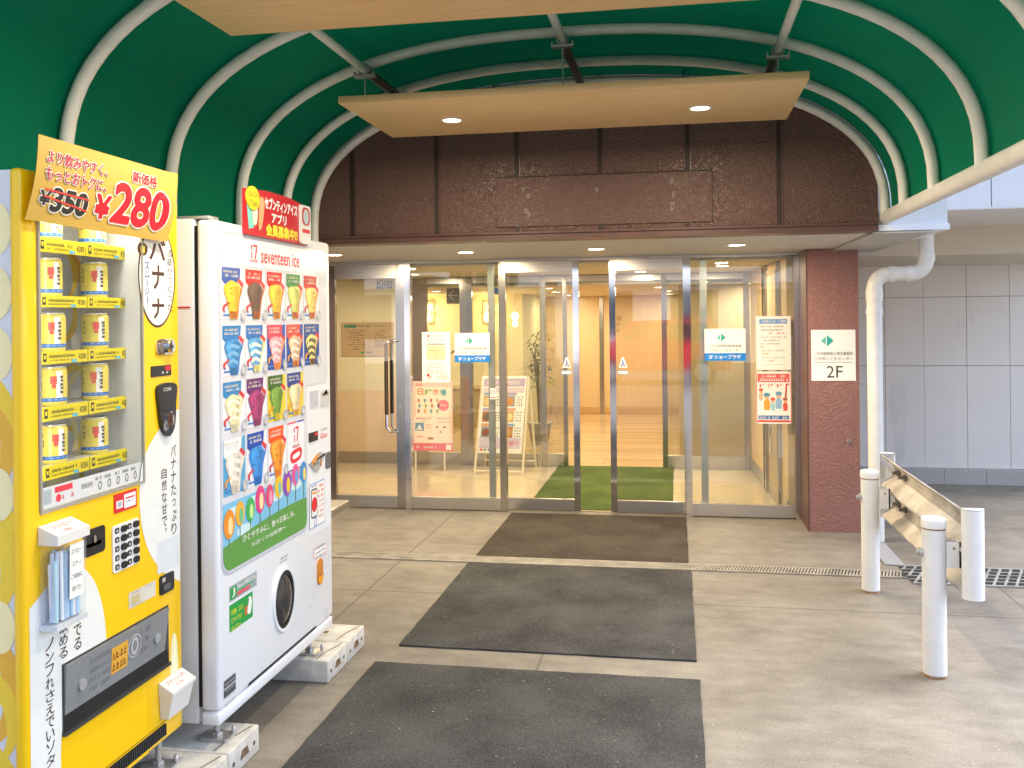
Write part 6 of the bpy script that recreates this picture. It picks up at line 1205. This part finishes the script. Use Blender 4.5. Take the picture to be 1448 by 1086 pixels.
# ================================================================ WORLD BEHIND THE VIEWER (seen in the glass)
t = thing('opposite_building', (2, -17, 0), 'pale banded office building across the forecourt, mirrored in the glass doors', 'building')
f = MB(); f.box(-22, -26, 0, 26, -17.3, 9, M('pale facade', (.84, .83, .81), .7, var=.05)); f.build('walls', t)
f = MB()
for k in range(3): f.box(-22, -17.3, 2.7 + k * 2.9, 26, -17.0, 3.5 + k * 2.9, M('white band', (.78, .78, .78), .6))
f.build('balcony_bands', t)
for i in range(16):
    f = MB()
    for k in range(3): f.box(-20.5 + i * 2.9, -17.35, .9 + k * 2.9, -18.9 + i * 2.9, -17.28, 2.5 + k * 2.9, M('dark window', (.06, .07, .08), .1))
    f.build('windows', t)
def car(x, y, paint, label, d=1):
    t = thing('parked_car', (x, y, 0), label, 'car', 'cars parked on the forecourt')
    side = [(-1.7, .35), (-1.72, .75), (-1.55, .95), (-.95, 1.02), (-.55, 1.5), (1.25, 1.55), (1.62, 1.0), (1.72, .9), (1.72, .35)]
    F = Fr((x, y + .8, 0), (d, 0, 0), (0, 0, 1)); F.n = Vector((0, -1, 0)); f = MB().prism(F, side, 0, 1.6, paint); f.build('body', t)
    for n0 in (-.006, 1.601):
        MB().prism(F, [(-.82, 1.03), (-.48, 1.42), (.25, 1.45), (.25, 1.03)], n0, n0 + .005, BLACK).build('side_window', t); MB().prism(F, [(.32, 1.03), (.32, 1.45), (1.18, 1.46), (1.42, 1.03)], n0, n0 + .005, BLACK).build('side_window', t)
    for a in (-1.08, 1.08):
        for n0 in (-.03, 1.45):
            wv = MB().ell(F, a, .32, .32, .32, n0, BLACK, 24, n0 + .18).build('wheel', t); MB().ell(F, a, .32, .19, .19, n0 - .004, GALV, 16, n0 + .184).build('rim', wv)
    for q in (.1, 1.2): MB().fbox(F, -1.74, .68, -1.60, .80, q, q + .3, WHITE).build('headlight', t)
car(-.5, -7.5, M('red car paint', (.55, .03, .03), .2, coat=.5), 'red parked car mirrored in the glass doors')
car(4.2, -7.6, M('silver car paint', (.6, .62, .66), .2, .4, coat=.5), 'silver parked car mirrored in the glass doors')
# ================================================================ LIGHT
w = bpy.data.worlds.new('World'); sc.world = w; w.use_nodes = True; wn = w.node_tree.nodes; wl = w.node_tree.links
sky = wn.new('ShaderNodeTexSky'); sky.sky_type = 'NISHITA'; sky.sun_disc = False; SE, SR = math.radians(52), math.radians(60)
sky.sun_elevation = SE; sky.sun_rotation = SR; sky.air_density = 1.0; sky.dust_density = 2.5; sky.ozone_density = 1.0
bg = wn['Background']; bg.inputs[1].default_value = SKY; wl.new(sky.outputs[0], bg.inputs[0])
s = bpy.data.lights.new('sun', 'SUN'); s.energy = SUN; s.angle = math.radians(40); s.color = (1, .98, .96); so = bpy.data.objects.new('sun', s); COL.objects.link(so)
dirv = Vector((math.sin(SR) * math.cos(SE), math.cos(SR) * math.cos(SE), math.sin(SE))); so.rotation_euler = dirv.to_track_quat('Z', 'Y').to_euler(); so.location = (8, -8, 12)
vs = sc.view_settings; vs.view_transform = 'Standard'; vs.look = 'None'; vs.exposure = EXPO; vs.gamma = 1; vs.use_curve_mapping = False
sc.render.engine = 'CYCLES'; cy = sc.cycles; cy.use_denoising = True; cy.max_bounces = 10; cy.diffuse_bounces = 5; cy.glossy_bounces = 6; cy.transparent_max_bounces = 24; cy.sample_clamp_indirect = 6; cy.caustics_reflective = False; cy.caustics_refractive = False
